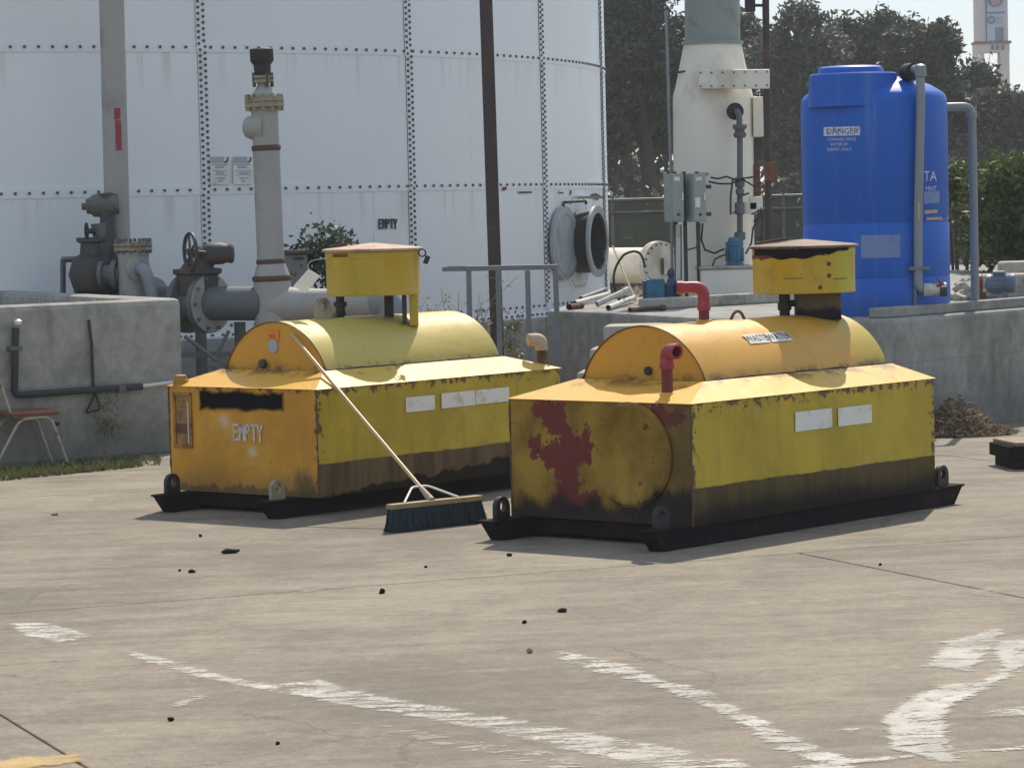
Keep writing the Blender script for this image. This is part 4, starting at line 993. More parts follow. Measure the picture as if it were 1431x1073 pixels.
MB().lathe(q, axr, [(-.02, Rf*.8), (-.02, Rf*.98), (.02, Rf*.98), (.021, Rf*.9), (.03, Rf*.9), (.031, Rf*.98), (.068, Rf*.98), (.069, Rf*.6)], 32).build('flange_pair', M['flange'], ri, True, True)
for i in range(12):
    a = 2*math.pi*i/12; c_ = q+Vector((math.cos(a), math.sin(a), 0))*Rf*.86
    MB().cyl(c_-axr*.055, c_+axr*.10, .02, n=6).build('flange_bolt', M['flange'], ri, True)
q = at(369, 134, Yr)
MB().lathe(q, axr, [(-.03, pm(17, Yr)), (.0, pm(17, Yr)), (.03, pm(15.5, Yr)), (.10, pm(8, Yr)), (.13, pm(7.5, Yr))], 24).build('cone_reducer', M['pipe_grey'], ri, True, True)
q = at(367.5, 113, Yr)
MB().lathe(q, axr, [(-.02, pm(9, Yr)), (-.02, pm(15, Yr)), (.012, pm(15, Yr)), (.013, pm(9, Yr)), (.02, pm(9, Yr)), (.021, pm(15, Yr)), (.05, pm(15, Yr)), (.051, pm(7, Yr))], 24).build('small_flange', M['flange'], ri, True, True)
for i in range(4):
    a = 2*math.pi*i/4+.5; c_ = q+Vector((math.cos(a), math.sin(a), 0))*pm(13.5, Yr); MB().cyl(c_-axr*.06, c_+axr*.075, .018, n=6).build('flange_bolt', M['pipe_dark'], ri, True)
q = at(367, 104, Yr)
MB().lathe(q, axr, [(-.03, pm(8, Yr)), (.01, pm(11.5, Yr)), (.075, pm(12, Yr)), (.085, pm(12, Yr)), (.12, pm(16, Yr)), (.125, pm(16.5, Yr)), (.235, pm(16.5, Yr)), (.24, pm(15.5, Yr)), (.24, pm(2, Yr))], 24).build('vent_cap', M['black'], ri, True, True)
MB().lathe(at(368, 178, Yr), Vector((-1, .05, 0)), [(.0, .16), (R2+.035, .095), (R2+.05, .08), (R2+.066, .04), (R2+.069, .01)], 18).build('side_boss', M['pipe_grey'], ri, True, True)
# branch to the right
P0 = at(381, 427, Yr); P1 = at(520, 420, Yr-.25)
br = MB(); br.tube([P0, P0.lerp(P1, .22), P0.lerp(P1, .34), P0.lerp(P1, .5), P1], [R1*1.05, R1*.93, pm(22, Yr), pm(20, Yr), pm(20, Yr)], 24)
br.build('branch_pipe', M['pipe_grey'], ri, True, True)
MB().tube(bent([P1, P1+(P1-P0).normalized()*.18, P1+(P1-P0).normalized()*.2+Vector((.02, .1, -1.2))], .14), pm(20.3, Yr), 20).build('branch_elbow', M['pvc'], ri, True, True)
# branch to the left with a big gate valve
A = at(372, 424, Yr); B = at(288, 424, Yr+.28); Cc = at(225, 409, Yr+1.0); ax = (B-A).normalized()
MB().tube([A, B], pm(24, Yr), 24).build('branch_pipe', M['pipe_mid'], ri, True, True)
gv = thing('gate_valve', 'big dark gate valve with upright handwheel left of the riser pipe', 'valve', drop(B, 0))
axv = (Vector((-.80, .60, 0))).normalized()
MB().lathe(B, axv, [(-.06, .16), (-.06, .285), (.0, .285), (.01, .18), (.2, .19), (.21, .285), (.27, .285), (.275, .16)], 32).build('valve_body', M['pipe_mid'], gv, True, True)
MB().lathe(B-axv*.065, axv, [(-.008, .162), (-.008, .28), (.002, .28), (.002, .162)], 32).build('flange_face', M['pipe_grey'], gv, True, True)
B2 = B+axv*.27
MB().tube([B2, B2+axv*.9], .165, 22).build('pipe_stub', M['pipe_mid'], gv, True, True)
MB().lathe(B2+axv*.42, axv, [(0, .16), (0, .26), (.05, .26), (.05, .16), (.07, .16), (.07, .26), (.12, .26), (.12, .16)], 28).build('far_flange', M['pipe_grey'], gv, True, True)
bz = B+axv*.10
MB().lathe(bz, (0, 0, 1), [(.1, .2), (.27, .2), (.29, .235), (.33, .235), (.34, .16), (.40, .12), (.44, .085), (.5, .08)], 22).build('bonnet', M['pipe_dark'], gv, True, True)
gbx = at(300, 355, Yr+.35)
MB().lathe(gbx+Vector((-.13, 0, 0)), Vector((1, .08, .02)), [(0, .06), (.02, .085), (.09, .105), (.20, .105), (.24, .09), (.29, .1), (.31, .085), (.32, .03)], 20).build('gearbox', M['pipe_dark'], gv, True, True)
MB().cyl(gbx-Vector((0, 0, .02)), bz+Vector((0, 0, .46)), .1, .085, 16).build('gear_neck', M['pipe_dark'], gv, True, True)
hc = at(266, 352, Yr+.12); hn = Vector((-.90, -.43, 0)).normalized()
hw = MB(); hw.torus(hc, hn, .175, .018, 36, 8); hu = Vector((-hn.y, hn.x, 0))
for a in range(5):
    an = a*2*math.pi/5+.5; q = hu*math.cos(an)+Vector((0, 0, 1))*math.sin(an); hw.cyl(hc, hc+q*.175, .012, n=6)
hw.lathe(hc, -hn, [(-.03, .03), (.02, .045), (.05, .03)], 12)
hw.build('handwheel', M['pipe_dark'], gv, True, True)
MB().cyl(hc, gbx, .022, n=8).build('wheel_shaft', M['pipe_dark'], gv, True, True)
for i in range(10):
    a = 2*math.pi*i/10; u = Vector((-axv.y, axv.x, 0)); c_ = B+(u*math.cos(a)+Vector((0, 0, 1))*math.sin(a))*.245; MB().cyl(c_-axv*.10, c_+axv*.03, .018, n=6).build('flange_bolt', M['pipe_mid'], gv, True)
# supports under the branch
for x, y in ((280, 450), (335, 450)):
    q = at(x, y, Yr+.2); MB().tube([drop(q, -.02), q], .055, 4).build('support_leg', M['pipe_mid'], gv, True)
MB().tube([at(258, 470, Yr-.3), at(305, 505, Yr-.35)], .02, 6).build('brace', M['pipe_mid'], gv, True)
MB().tube([at(320, 462, Yr-.3), at(298, 505, Yr-.32)], .02, 6).build('brace', M['pipe_mid'], gv, True)
MB().box(at(300, 495, Yr-.2), (1.1, .1, .05)).build('base_rail', M['pipe_mid'], gv, True)

# low grey cabinet with shrub behind the riser
cb = thing('low_cabinet', 'small slate-grey cabinet half hidden between riser and yellow box', 'cabinet', drop(at(415, 400, 29.6), 0))
q0, q1 = at(396, 356, 29.6), at(431, 404, 29.6)
MB().bb(q0.x, q1.x, 29.6, 29.9, 0, q0.z).build('cabinet_body', M['rail_grey'], cb, True, bevel=.01)
MB().bb(q0.x-.03, q1.x+.05, 29.57, 29.95, q0.z+.002, q0.z+.04).build('cabinet_top', M['pipe_dark'], cb, True, bevel=.006)
q = at(417, 361, 29.6); MB().bb(q.x-.05, q.x+.05, 29.585, 29.6, q.z-.012, q.z+.012).build('slot', M['black'], cb, True)

# ---- brown post and grey guard rail
Yb = 28.9
bp = thing('steel_post', 'dark brown steel post standing in front of the white tank', 'post', drop(at(694, 480, Yb), 0))
t0, t1 = at(695, 480, Yb), at(679, 0, Yb); dp = (t1-t0).normalized(); base = t0-dp*(t0.z/dp.z); topp = t0+dp*7
wv = pm(9, Yb)
hp = MB()
for c_, sx, sy in (((0, -wv*.9, 0), wv*2, .016), ((0, wv*.9, 0), wv*2, .016), ((0, 0, 0), .016, wv*1.8)):
    p0 = base+Vector(c_); hp.prism([p0+Vector((-sx/2, -sy/2, -.03)), p0+Vector((sx/2, -sy/2, -.03)), p0+Vector((sx/2, sy/2, -.03)), p0+Vector((-sx/2, sy/2, -.03))], topp-base)
hp.build('post_profile', M['brown_post'], bp, True)
Yg = 27.6
gr = thing('guard_rail', 'grey metal guard rail between the two yellow tanks', 'railing', drop(at(700, 500, Yg), 0))
ra, rb = at(618, 376, Yg), at(780, 373, Yg-.0)
MB().box((ra+rb)/2, ((rb-ra).length, .05, pm(7, Yg)), Matrix.Rotation(-math.atan2((rb-ra).z, (rb-ra).x), 3, 'Y')).build('top_rail', M['rail_grey'], gr, True, bevel=.004)
for x0, x1 in ((655, 658), (696, 699), (737, 741), (776, 781)):
    q = at(x0, 378, Yg); b = at(x1, 520, Yg); MB().prism([b+Vector((-.024, -.024, 0)), b+Vector((.024, -.024, 0)), b+Vector((.024, .024, 0)), b+Vector((-.024, .024, 0))], q-b).build('rail_post', M['rail_grey'], gr, True)
    MB().prism([Vector((b.x-.024, b.y-.024, -.02)), Vector((b.x+.024, b.y-.024, -.02)), Vector((b.x+.024, b.y+.024, -.02)), Vector((b.x-.024, b.y+.024, -.02))], (0, 0, b.z+.021)).build('post_foot', M['rail_grey'], gr, True)

# ================================================================== ON THE PLATFORM
Yw = 32.4; vx = 997
ves = thing('white_vessel', 'tall white scrubber vessel narrowing to a grey-green stack', 'vessel', drop(at(998, 418, Yw), PLZ))
def zy(x, y, Y): return at(x, y, Y).z
cx0 = at(997, 300, Yw); pr_ = []
cV = Vector((cx0.x, Yw, 0)); zb_ = PLZ
tl = (at(995.5, 60, Yw)-at(998, 400, Yw)); lean = Vector((tl.x/tl.z, 0, 1))
Z = lambda y: zy(997, y, Yw)-PLZ
cV = Vector((at(998, 400, Yw).x, Yw, PLZ))
r = pm(56, Yw)
MB().lathe(cV, lean, [(-.02, r), (Z(140), r), (Z(133), r*.99), (Z(126), r*.955), (Z(124), r*.94), (Z(62), pm(40, Yw)), (Z(61), pm(40, Yw))], 48).build('vessel_body', M['white_paint'], ves, True, True)
MB().lathe(cV, lean, [(Z(63), pm(40, Yw)), (Z(63), pm(43, Yw)), (Z(58), pm(43, Yw)), (Z(58), pm(39, Yw))], 40, caps=False).build('flange_ring', M['stack_grey'], ves, True, True)
MB().lathe(cV, lean, [(Z(60.5), pm(38.5, Yw)), (Z(-180), pm(38.5, Yw))], 40).build('stack', M['stack_grey'], ves, True, True)
pa, pb = at(976, 111, Yw-.5), at(1075, 111, Yw-.5)
MB().box((pa+pb)/2, ((pb-pa).length, .12, pm(26, Yw)), Matrix.Rotation(.02, 3, 'Y')).build('inspection_duct', M['white_paint'], ves, True, bevel=.008)
fb = MB()
for i in range(7):
    for y in (102, 121):
        q = at(979+i*15.5, y-i*.25, Yw-.57); fb.lathe(q, (0, -1, 0), [(0, .011), (.012, .008)], 6)
o = fb.build('duct_bolts', M['bolt'], ves, True); o['kind'] = 'stuff'
MB().box(at(1058, 164, Yw-.05), (pm(14, Yw), .3, pm(55, Yw))).build('side_box', M['white_paint'], ves, True, bevel=.008)
MB().box(at(1059, 209, Yw+.05), (pm(11, Yw), .2, pm(30, Yw))).build('side_shadow_box', M['pipe_dark'], ves, True)
MB().box(at(1057, 255, Yw-.0), (pm(9, Yw), .2, pm(50, Yw))).build('junction_box', M['rust'], ves, True, bevel=.006)
for x, y, s_ in ((1056, 284, 1), (1048, 291, .9)): MB().box(at(x, y, Yw-.5), (pm(18, Yw), .12, pm(18*s_, Yw))).build('junction_box', M['white_paint'], ves, True, bevel=.006)
# pad under the motor
q0, q1 = at(976, 376, Yw-.62), at(1064, 376, Yw-.62)
MB().bb(q0.x, q1.x, Yw-1.0, Yw-.3, PLZ, q0.z).build('equipment_pad', M['white_paint'], ves, True, bevel=.02)
MB().bb(q0.x-.02, q1.x+.02, Yw-1.02, Yw-.28, q0.z+.002, q0.z+.03).build('pad_lip', M['pad'], ves, True, bevel=.008)
# sampling line with round head
sl = MB(); Yq = Yw-.62
MB().lathe(at(1027, 156, Yq+.05), (0, -1, 0), [(-.1, .05), (0, pm(12, Yq)), (.03, pm(12, Yq)), (.03, pm(10, Yq)), (.045, pm(9, Yq)), (.05, pm(2, Yq))], 24).build('round_port', M['black'], ves, True, True)
MB().tube(bent([at(1029, 155, Yq-.03), at(1033, 160, Yq-.06), at(1034, 200, Yq-.02), at(1034, 345, Yq-.02)], .05), pm(4.2, Yq), 12).build('dip_pipe', M['pipe_mid'], ves, True, True)
MB().lathe(at(1034, 193, Yq-.02), (0, 0, 1), [(0, pm(7, Yq)), (.02, pm(9, Yq)), (.05, pm(9, Yq)), (.055, pm(7, Yq)), (.09, pm(7, Yq)), (.095, pm(10, Yq)), (.14, pm(10, Yq)), (.145, pm(5, Yq))], 18).build('union', M['pipe_mid'], ves, True, True)
for y, rr, hh in ((262, 7, .1), (300, 7, .12), (336, 8, .08), (272, 6, .05)): MB().lathe(at(1034, y, Yq-.02), (0, 0, 1), [(0, pm(5, Yq)), (.01, pm(rr, Yq)), (hh, pm(rr, Yq)), (hh+.01, pm(5, Yq))], 14).build('fitting', M['pipe_mid'], ves, True, True)
MB().tube([at(1030, 276, Yq-.06), at(1047, 270, Yq-.08)], .012, 6).build('valve_lever', M['pipe_dark'], ves, True)
MB().tube([at(1024, 250, Yq), at(1021, 275, Yq-.02), at(1021, 300, Yq-.02), at(1028, 296, Yq-.03)], .012, 6).build('gauge_line', M['pipe_dark'], ves, True)
# blue vertical motor
MB().lathe(drop(at(1027, 376, Yw-.75), q0.z+.03), (0, 0, 1), [(0, .095), (.03, .095), (.03, .08), (.20, .085), (.21, .095), (.245, .095), (.25, .07), (.29, .06), (.30, .02)], 18).build('blue_motor', M['pump_blue'], ves, True, True)
for i in range(10):
    a = 2*math.pi*i/10; c_ = drop(at(1027, 376, Yw-.75), q0.z+.145)+Vector((math.cos(a)*.088, math.sin(a)*.088, 0)); MB().box(c_, (.02, .008, .15), a).build('motor_fin', M['pump_blue'], ves, True)
# cables on the vessel
for pts, r in (([(993, 248), (1003, 250), (1015, 247), (1027, 251), (1033, 253)], .011), ([(990, 254), (1005, 257), (1022, 257), (1035, 250), (1050, 248), (1058, 247)], .011), ([(1036, 250), (1048, 257), (1056, 262), (1064, 254)], .010),
               ([(982, 312), (980, 335), (985, 349), (998, 354), (1012, 348)], .012), ([(978, 312), (977, 330), (973, 346), (958, 350)], .009), ([(995, 374), (999, 362), (1010, 357), (1014, 356)], .010),
               ([(1062, 300), (1052, 320), (1050, 340), (1042, 355)], .011), ([(1066, 300), (1064, 330), (1062, 345)], .010), ([(1050, 300), (1058, 296), (1064, 290), (1062, 303), (1053, 310)], .009)):
    MB().tube([at(x, y, Yq-.08) for x, y in pts], r, 6).build('cable', M['black'], ves, True, True)
MB().tube([at(958, 245, Yw-.5), at(990, 243, Yw-.5)], .018, 6).build('conduit', M['elec'], ves, True)
# thin white conduit mast
tm = thing('conduit_mast', 'thin pale conduit mast left of the white vessel', 'mast', drop(at(940, 418, Yw), PLZ))
MB().tube([drop(at(939.5, 415, Yw), PLZ), at(937.5, 240, Yw), at(931, 20, Yw)], pm(2.2, Yw), 8).build('mast_pipe', M['pvc'], tm, True, True)
MB().lathe(at(931, 20, Yw), (0, 0, 1), [(-.02, pm(2.6, Yw)), (.02, pm(3, Yw)), (.04, pm(1.5, Yw))], 8).build('mast_cap', M['pvc'], tm, True, True)
MB().tube([at(935, 103, Yw), at(958, 100, Yw-.2)], .012, 6).build('stay', M['pipe_dark'], tm, True)
# two grey switch boxes on a stand
Ye = 31.35
def switchbox(x0, x1, y0, y1, label, dy):
    q0, q1 = at(x0, y0, Ye), at(x1, y1, Ye); cxx = (q0.x+q1.x)/2
    t = thing('switch_box', label, 'electrical box', Vector((cxx, Ye+.1, (q0.z+q1.z)/2)), .32)
    w_, h_ = (q1.x-q0.x)*1.02, q0.z-q1.z
    MB().bb(-w_/2, w_/2, -.12, .10, -h_/2, h_/2).build('cabinet', M['elec'], t, bevel=.006)
    MB().bb(-w_/2+.008, w_/2-.012, -.128, -.1205, -h_/2+.01, h_/2-.012).build('door', M['elec'], t, bevel=.004)
    MB().bb(w_/2+.001, w_/2+.028, -.05, .02, .02, .16).build('handle', M['pipe_dark'], t, bevel=.005)
    MB().bb(-w_/2+.03, w_/2-.05, -.131, -.1285, h_/2-.075, h_/2-.035).build('nameplate', M['label_white'], t)
    MB().bb(w_/2-.03, w_/2-.012, -.136, -.1285, -.03, .05).build('latch', M['bright_metal'], t)
    MB().lathe((0, -.128, -h_/2+.075), (0, -1, 0), [(0, .015), (.01, .013)], 10).build('lock', M['black'], t)
    if dy: MB().bb(-w_/2+.02, -w_/2+.075, -.132, -.1285, -.10, .0).build('notice', M['label_white'], t)
    return t
switchbox(932, 952, 243, 310, 'left one of the two tall grey switch boxes by the white vessel', 0)
switchbox(962, 983, 243, 310, 'right one of the two grey switch boxes, a white notice on its door', 1)
es = thing('box_stand', 'dark strut stand holding up the two grey switch boxes', 'stand', drop(at(955, 425, Ye+.25), PLZ))
for x in (944, 957, 975): MB().bb(at(x, 300, Ye+.26).x-.02, at(x, 300, Ye+.26).x+.02, Ye+.24, Ye+.28, PLZ, at(x, 240, Ye+.26).z).build('strut', M['pipe_dark'] if x != 950 else M['pvc_white'], es, True)
for y in (262, 300): MB().bb(at(936, y, Ye+.2).x, at(994, y, Ye+.2).x, Ye+.205, Ye+.239, at(960, y, Ye+.2).z-.02, at(960, y, Ye+.2).z+.02).build('cross_strut', M['pipe_dark'], es, True)
MB().tube([drop(at(948, 420, Ye+.12), PLZ), at(947.5, 314, Ye+.12)], .026, 10).build('conduit', M['pvc_white'], es, True, True)
MB().tube([drop(at(951.5, 420, Ye+.14), PLZ), at(951, 314, Ye+.14)], .012, 8).build('conduit', M['pipe_dark'], es, True, True)

# white horizontal vessel with bolted blind flange
hv = thing('horizontal_vessel', 'white horizontal vessel with a round bolted cover, left of the switch boxes', 'vessel', drop(at(900, 400, 42), PLZ))
E0 = at(921, 371, 41.2); ax_ = Vector((-.62, .78, 0)).normalized(); r_ = pm(25, 41.5)
MB().lathe(E0, ax_, [(0, r_), (3.4, r_), (3.5, r_*.8)], 32).build('shell', M['white_paint'], hv, True, True)
RF = pm(34, 41.2)
MB().lathe(E0, ax_, [(-.05, .01), (-.05, RF), (0, RF), (.002, RF*.97), (.02, RF*.97), (.021, RF), (.07, RF), (.071, r_)], 36).build('blind_flange', M['white_paint'], hv, True, True)
u = Vector((-ax_.y, ax_.x, 0))
for i in range(20):
    a = 2*math.pi*i/20; c_ = E0+(u*math.cos(a)+Vector((0, 0, 1))*math.sin(a))*RF*.88; MB().lathe(c_-ax_*.05, -ax_, [(0, .017), (.018, .013)], 6).build('flange_bolt', M['pipe_mid'], hv, True)
MB().box(E0-ax_*.08+Vector((.08, 0, -.02)), (.14, .05, .2), math.atan2(u.y, u.x)).build('cover_box', M['white_paint'], hv, True, bevel=.006)
MB().box(E0-ax_*.085+Vector((-.01, 0, -.01)), (.035, .03, .22), math.atan2(u.y, u.x)).build('hinge_plate', M['pipe_mid'], hv, True)
for k in (.5, 1.8):
    q = E0+ax_*k; MB().box(drop(q, (q.z+PLZ)/2-.05), (.34, .12, q.z-PLZ-.1), math.atan2(u.y, u.x)).build('saddle', M['pad'], hv, True, bevel=.01)

# blue actuator and dark valve near the red pipe
Yp_ = 30.6
ap = thing('actuated_valve', 'small blue actuator box joined to a dark navy valve on the platform', 'valve', drop(at(925, 425, Yp_), PLZ))
q0, q1 = at(898, 390, Yp_), at(929, 419, Yp_)
MB().bb(q0.x+.03, q1.x, Yp_-.1, Yp_+.1, PLZ+.005, q0.z).build('actuator', M['pump_blue'], ap, True, bevel=.015)
MB().bb(q0.x, q0.x+.05, Yp_-.08, Yp_+.08, PLZ+.05, q0.z-.015).build('actuator_end', M['pump_navy'], ap, True, bevel=.012)
q = at(939, 422, Yp_-.05)
MB().lathe(drop(q, PLZ), (0, 0, 1), [(0, .09), (.02, .09), (.03, .075), (.16, .08), (.2, .085), (.22, .05), (.27, .03), (.30, .045), (.33, .04), (.36, .02)], 16).build('valve_body', M['pump_navy'], ap, True, True)
MB().lathe(at(946, 405, Yp_-.08), Vector((1, -.1, 0)), [(0, .06), (0, .1), (.03, .1), (.03, .06)], 18).build('valve_flange', M['pump_navy'], ap, True, True)
MB().tube([at(930, 404, Yp_), at(938, 404, Yp_-.04)], .045, 10).build('coupling', M['pipe_dark'], ap, True)

# loose pipes and hose
def loose(p0, p1, r, mat, label):
    a, b = p0, p1; t = thing('loose_pipe', label, 'pipe', (a+b)/2-Vector((0, 0, r)), 0, 'loose pipes on the platform')
    d = (b-a).normalized(); MB().tube([a, b], r, 12, caps=False).build('pipe_length', mat, t, True, True)
    MB().lathe(b, d, [(-.06, r), (-.06, r*1.18), (.005, r*1.18), (.005, r*.8), (-.05, r*.8)], 12, caps=False).build('pipe_socket', mat, t, True, True)
zp = PLZ
loose(gnd(803, 424, zp+.03), gnd(850, 411, zp+.06), .028, M['pvc_white'], 'white pipe lying left in the heap by the open tank manway')
loose(gnd(834, 425, zp+.03), gnd(878, 405, zp+.16), .030, M['pvc_white'], 'white pipe slanting up to the right over the heap')
loose(gnd(850, 430, zp+.03), gnd(886, 416, zp+.05), .026, M['pvc_white'], 'short white pipe lying right in the heap below the hose loop')
loose(gnd(812, 417, zp+.03), gnd(845, 405, zp+.09), .024, M['pvc'], 'thin grey pipe at the back of the heap')
loose(gnd(795, 429, zp+.03), gnd(812, 427, zp+.03), .030, M['rust'], 'short rusty pipe end at the left of the heap')
loose(gnd(880, 433, zp+.03), gnd(928, 430, zp+.03), .024, M['rust'], 'dull rusty pipe lying along the platform edge')
hs = thing('hose_loop', 'black hose standing in an open loop over the loose pipes', 'hose', gnd(860, 423, zp))
MB().tube(arc(gnd(868, 424, zp+.014), at(845, 385, 30.6), at(872, 356, 30.7))+arc(at(872, 356, 30.7), at(900, 340, 30.8), at(901, 378, 30.75))[1:], .013, 8).build('hose', M['rubber_neck_shade'], hs, True, True)
MB().lathe(at(900.5, 374, 30.75), (0, 0, -1), [(0, .018), (.05, .018), (.055, .012)], 10).build('hose_end', M['pvc_white'], hs, True, True)
ld = thing('leaning_rod', 'thin brown rod leaning in front of the white horizontal vessel', 'rod', gnd(889, 421, zp))
MB().tube([gnd(889, 421, zp), at(856, 344, 36.5)], .011, 6).build('rod', M['wood_old'], ld, True)
# rusty utility mast
um = thing('rusty_mast', 'thin rust-brown mast with a rusty box, right of the white vessel', 'mast', drop(at(1076, 380, 36), PLZ))
MB().tube([drop(at(1074, 360, 36), PLZ), at(1073, 240, 36), at(1070, 0, 36), at(1068, -150, 36)], pm(5, 36), 10).build('mast_pole', M['brown_post'], um, True, True)
MB().box(at(1077, 240, 35.9), (pm(17, 36), .12, pm(26, 36))).build('rusty_box', M['rust'], um, True, bevel=.01)
MB().box(at(1048, 5, 35.9), (pm(14, 36), .12, pm(24, 36))).build('lamp_box', M['black'], um, True, bevel=.01)
MB().tube([at(1055, 8, 35.95), at(1071, 8, 36)], .02, 6).build('lamp_arm', M['brown_post'], um, True)

# ================================================================== BLUE TANK
Yk = 26.55; RB = pm(101.5, Yk)
bC = drop(at(1226, 430, Yk), PLZ)
blue = thing('blue_tank', 'upright blue plastic tank with moulded lid on the platform', 'tank', bC)
ZB_ = lambda y: at(1226, y, Yk).z-PLZ
Htop = ZB_(131)
MB().lathe((0, 0, 0), (0, 0, 1), [(0, RB*.985), (.02, RB), (ZB_(388), RB), (ZB_(386.5), RB*.992), (ZB_(385), RB), (ZB_(314), RB), (ZB_(312), RB*.985), (ZB_(310), RB*.985), (ZB_(308), RB), (Htop-.10, RB), (Htop-.05, RB*.99), (Htop-.02, RB*.965), (Htop, RB*.93),
      (Htop+.06, RB*.78), (Htop+.11, RB*.58), (Htop+.14, RB*.36), (Htop+.15, .01)], 64).build('tank_shell', M['blue'], blue, smooth=True)
# the manway collar sits forward left of the crown
mc = at(1192, 118, Yk-.24)-bC; rc = pm(61, Yk)
MB().lathe((mc.x, mc.y, Htop-.12), (0, 0, 1), [(0, rc*1.02), (.12, rc*1.01), (ZB_(106)-Htop+.12, rc*.985), (ZB_(104)-Htop+.12, rc*.95)], 48).build('manway_collar', M['blue'], blue, smooth=True)
MB().lathe((mc.x-.02, mc.y, ZB_(104.5)), (0, 0, 1), [(0, pm(45, Yk)), (.01, pm(46, Yk)), (.05, pm(44, Yk)), (.065, pm(40, Yk)), (.066, .01)], 40).build('manway_lid', M['blue'], blue, smooth=True)
def onblue(ax_px, y, off=.003):
    """pixel -> point on the cylinder of the blue tank"""
    d = ray(ax_px, y); o_ = Vector((0, 0, CAM_H)); rr = RB+off
    dx, dy = d.x, d.y; ex, ey = -bC.x, -bC.y
    A_ = dx*dx+dy*dy; B_ = 2*(dx*ex+dy*ey); C_ = ex*ex+ey*ey-rr*rr; disc = max(0, B_*B_-4*A_*C_)
    t = (-B_-math.sqrt(disc))/(2*A_); return o_+d*t
def blue_patch(mb, pts, off=.003, n_=6):
    (x0, y0), (x1, y1) = pts; vs = []
    for i in range(n_+1): vs += [onblue(x0+(x1-x0)*i/n_, y0-(i/n_)*1.2, off), onblue(x0+(x1-x0)*i/n_, y1-(i/n_)*1.2, off)]
    mb.add(vs, [(2*i, 2*i+2, 2*i+3, 2*i+1) for i in range(n_)])
def bf(cx, cy, off=.005): return lambda x, y: MATS[blue.name].inverted() @ onblue(cx+x, cy-y-.02*x, off)
mb = MB(); blue_patch(mb, ((1151, 178), (1202, 190.5))); lb = mb.build('sign_block', M['sign_white'], blue, True)
text_mesh('DANGER', 11.5, bf(1177, 184), 'lettering', M['ink_blue'], lb, sx=.98)
for s_, y, k in (('CONFINED SPACE', 195.2, .80), ('ENTER BY', 202.2, .9), ('PERMIT ONLY', 209.2, .9)): text_mesh(s_, 6.2, bf(1176-(3 if y > 200 else 0), y), 'lettering', M['ink_white'], lb, sx=k)
mb = MB(); blue_patch(mb, ((1203, 329), (1258, 361))); mb.build('faded_sticker', M['blue_scuff'], blue, True, label='faded pale rectangular sticker')
mb = MB(); blue_patch(mb, ((1291, 268), (1313, 285)), .003, 3); lb = mb.build('worn_sticker', M['blue_scuff'], blue, True)
text_mesh('TA', 20, bf(1300, 247), 'lettering', M['ink_white'], lb, sx=.72); text_mesh('MNT', 9, bf(1301, 264), 'lettering', M['ink_white'], lb, sx=.8)
mb = MB(); blue_patch(mb, ((1292, 294), (1310, 299)), .003, 3); blue_patch(mb, ((1295, 304), (1325, 308)), .003, 3); mb.build('rust_streak', M['beige_cap'], blue, True)
# fill pipe in front, with valve at the foot
Yf = Yk-.62
fp = thing('fill_pipe', 'grey pipe running down the front of the blue tank to a valve', 'pipe', drop(at(1284, 435, Yf), PLZ))
pq = [at(1270, 98, Yf+.35), at(1285, 97, Yf+.05), at(1287, 130, Yf), at(1283, 300, Yf), at(1283, 404, Yf), at(1306, 404, Yf-.02)]
MB().tube(bent(pq, .07), pm(6.3, Yf), 14).build('pipe_run', M['pvc'], fp, True, True)
MB().lathe(at(1286, 92, Yf+.03), (0, 0, -1), [(-.015, .02), (0, pm(8, Yf)), (.09, pm(8, Yf)), (.092, pm(6, Yf))], 16).build('elbow_socket', M['pvc'], fp, True, True)
MB().lathe(at(1267, 122, Yf+.4), Vector((.12, 0, 1)), [(-.05, .07), (.1, .07), (.13, .06), (.19, .05), (.2, .01)], 16).build('fitting', M['pvc_white'], fp, True, True)
MB().lathe(at(1272, 101, Yf+.25), Vector((.4, -.9, 0)), [(-.06, .075), (.05, .075), (.055, .05)], 18).build('union_ring', M['black'], fp, True, True)
MB().lathe(at(1291, 405, Yf-.01), Vector((1, -.05, 0)), [(0, .045), (.0, .055), (.07, .055), (.075, .048), (.14, .05), (.145, .06), (.19, .06), (.195, .04)], 16).build('valve', M['pvc_white'], fp, True, True)
MB().lathe(at(1313, 405, Yf-.02), Vector((1, -.05, 0)), [(0, .058), (.06, .058), (.062, .04)], 16).build('valve_end', M['pipe_dark'], fp, True, True)
MB().tube([at(1309, 400, Yf-.05), at(1318, 397, Yf-.06), at(1308, 388, Yf-.06)], [.014, .016, .009], 8).build('valve_handle', M['red'], fp, True, True)
MB().box(at(1284, 375, Yf+.02), (pm(30, Yf), .12, .03)).build('bracket', M['rail_grey'], fp, True, bevel=.004)
q = at(1278, 376, Yf+.03); MB().bb(q.x-.012, q.x+.012, q.y-.02, q.y+.02, PLZ, q.z).build('bracket_leg', M['rail_grey'], fp, True)
MB().tube([at(1284, 283, Yf-.045), at(1284, 308, Yf-.045)], .012, 6).build('tape', M['beige_cap'], fp, True)
# overflow pipe at the right
of = thing('overflow_pipe', 'grey pipe leaving the right side of the blue tank and turning down', 'pipe', drop(at(1363, 425, Yk+.3), PLZ))
pq = [at(1318, 150, Yk+.1), at(1358, 149, Yk+.15), at(1363, 425, Yk+.3)]; pq[2] = drop(pq[2], PLZ)
MB().tube(bent(pq, .09), pm(6, Yk), 14).build('pipe_run', M['pvc'], of, True, True)
e0 = at(1357.5, 150, Yk+.15)
MB().lathe(at(1357.5, 165, Yk+.15), (0, 0, 1), [(0, pm(6.2, Yk)), (.0, pm(7.6, Yk)), (.06, pm(7.6, Yk)), (.062, pm(6, Yk))], 16, caps=False).build('elbow_socket', M['pvc'], of, True, True)
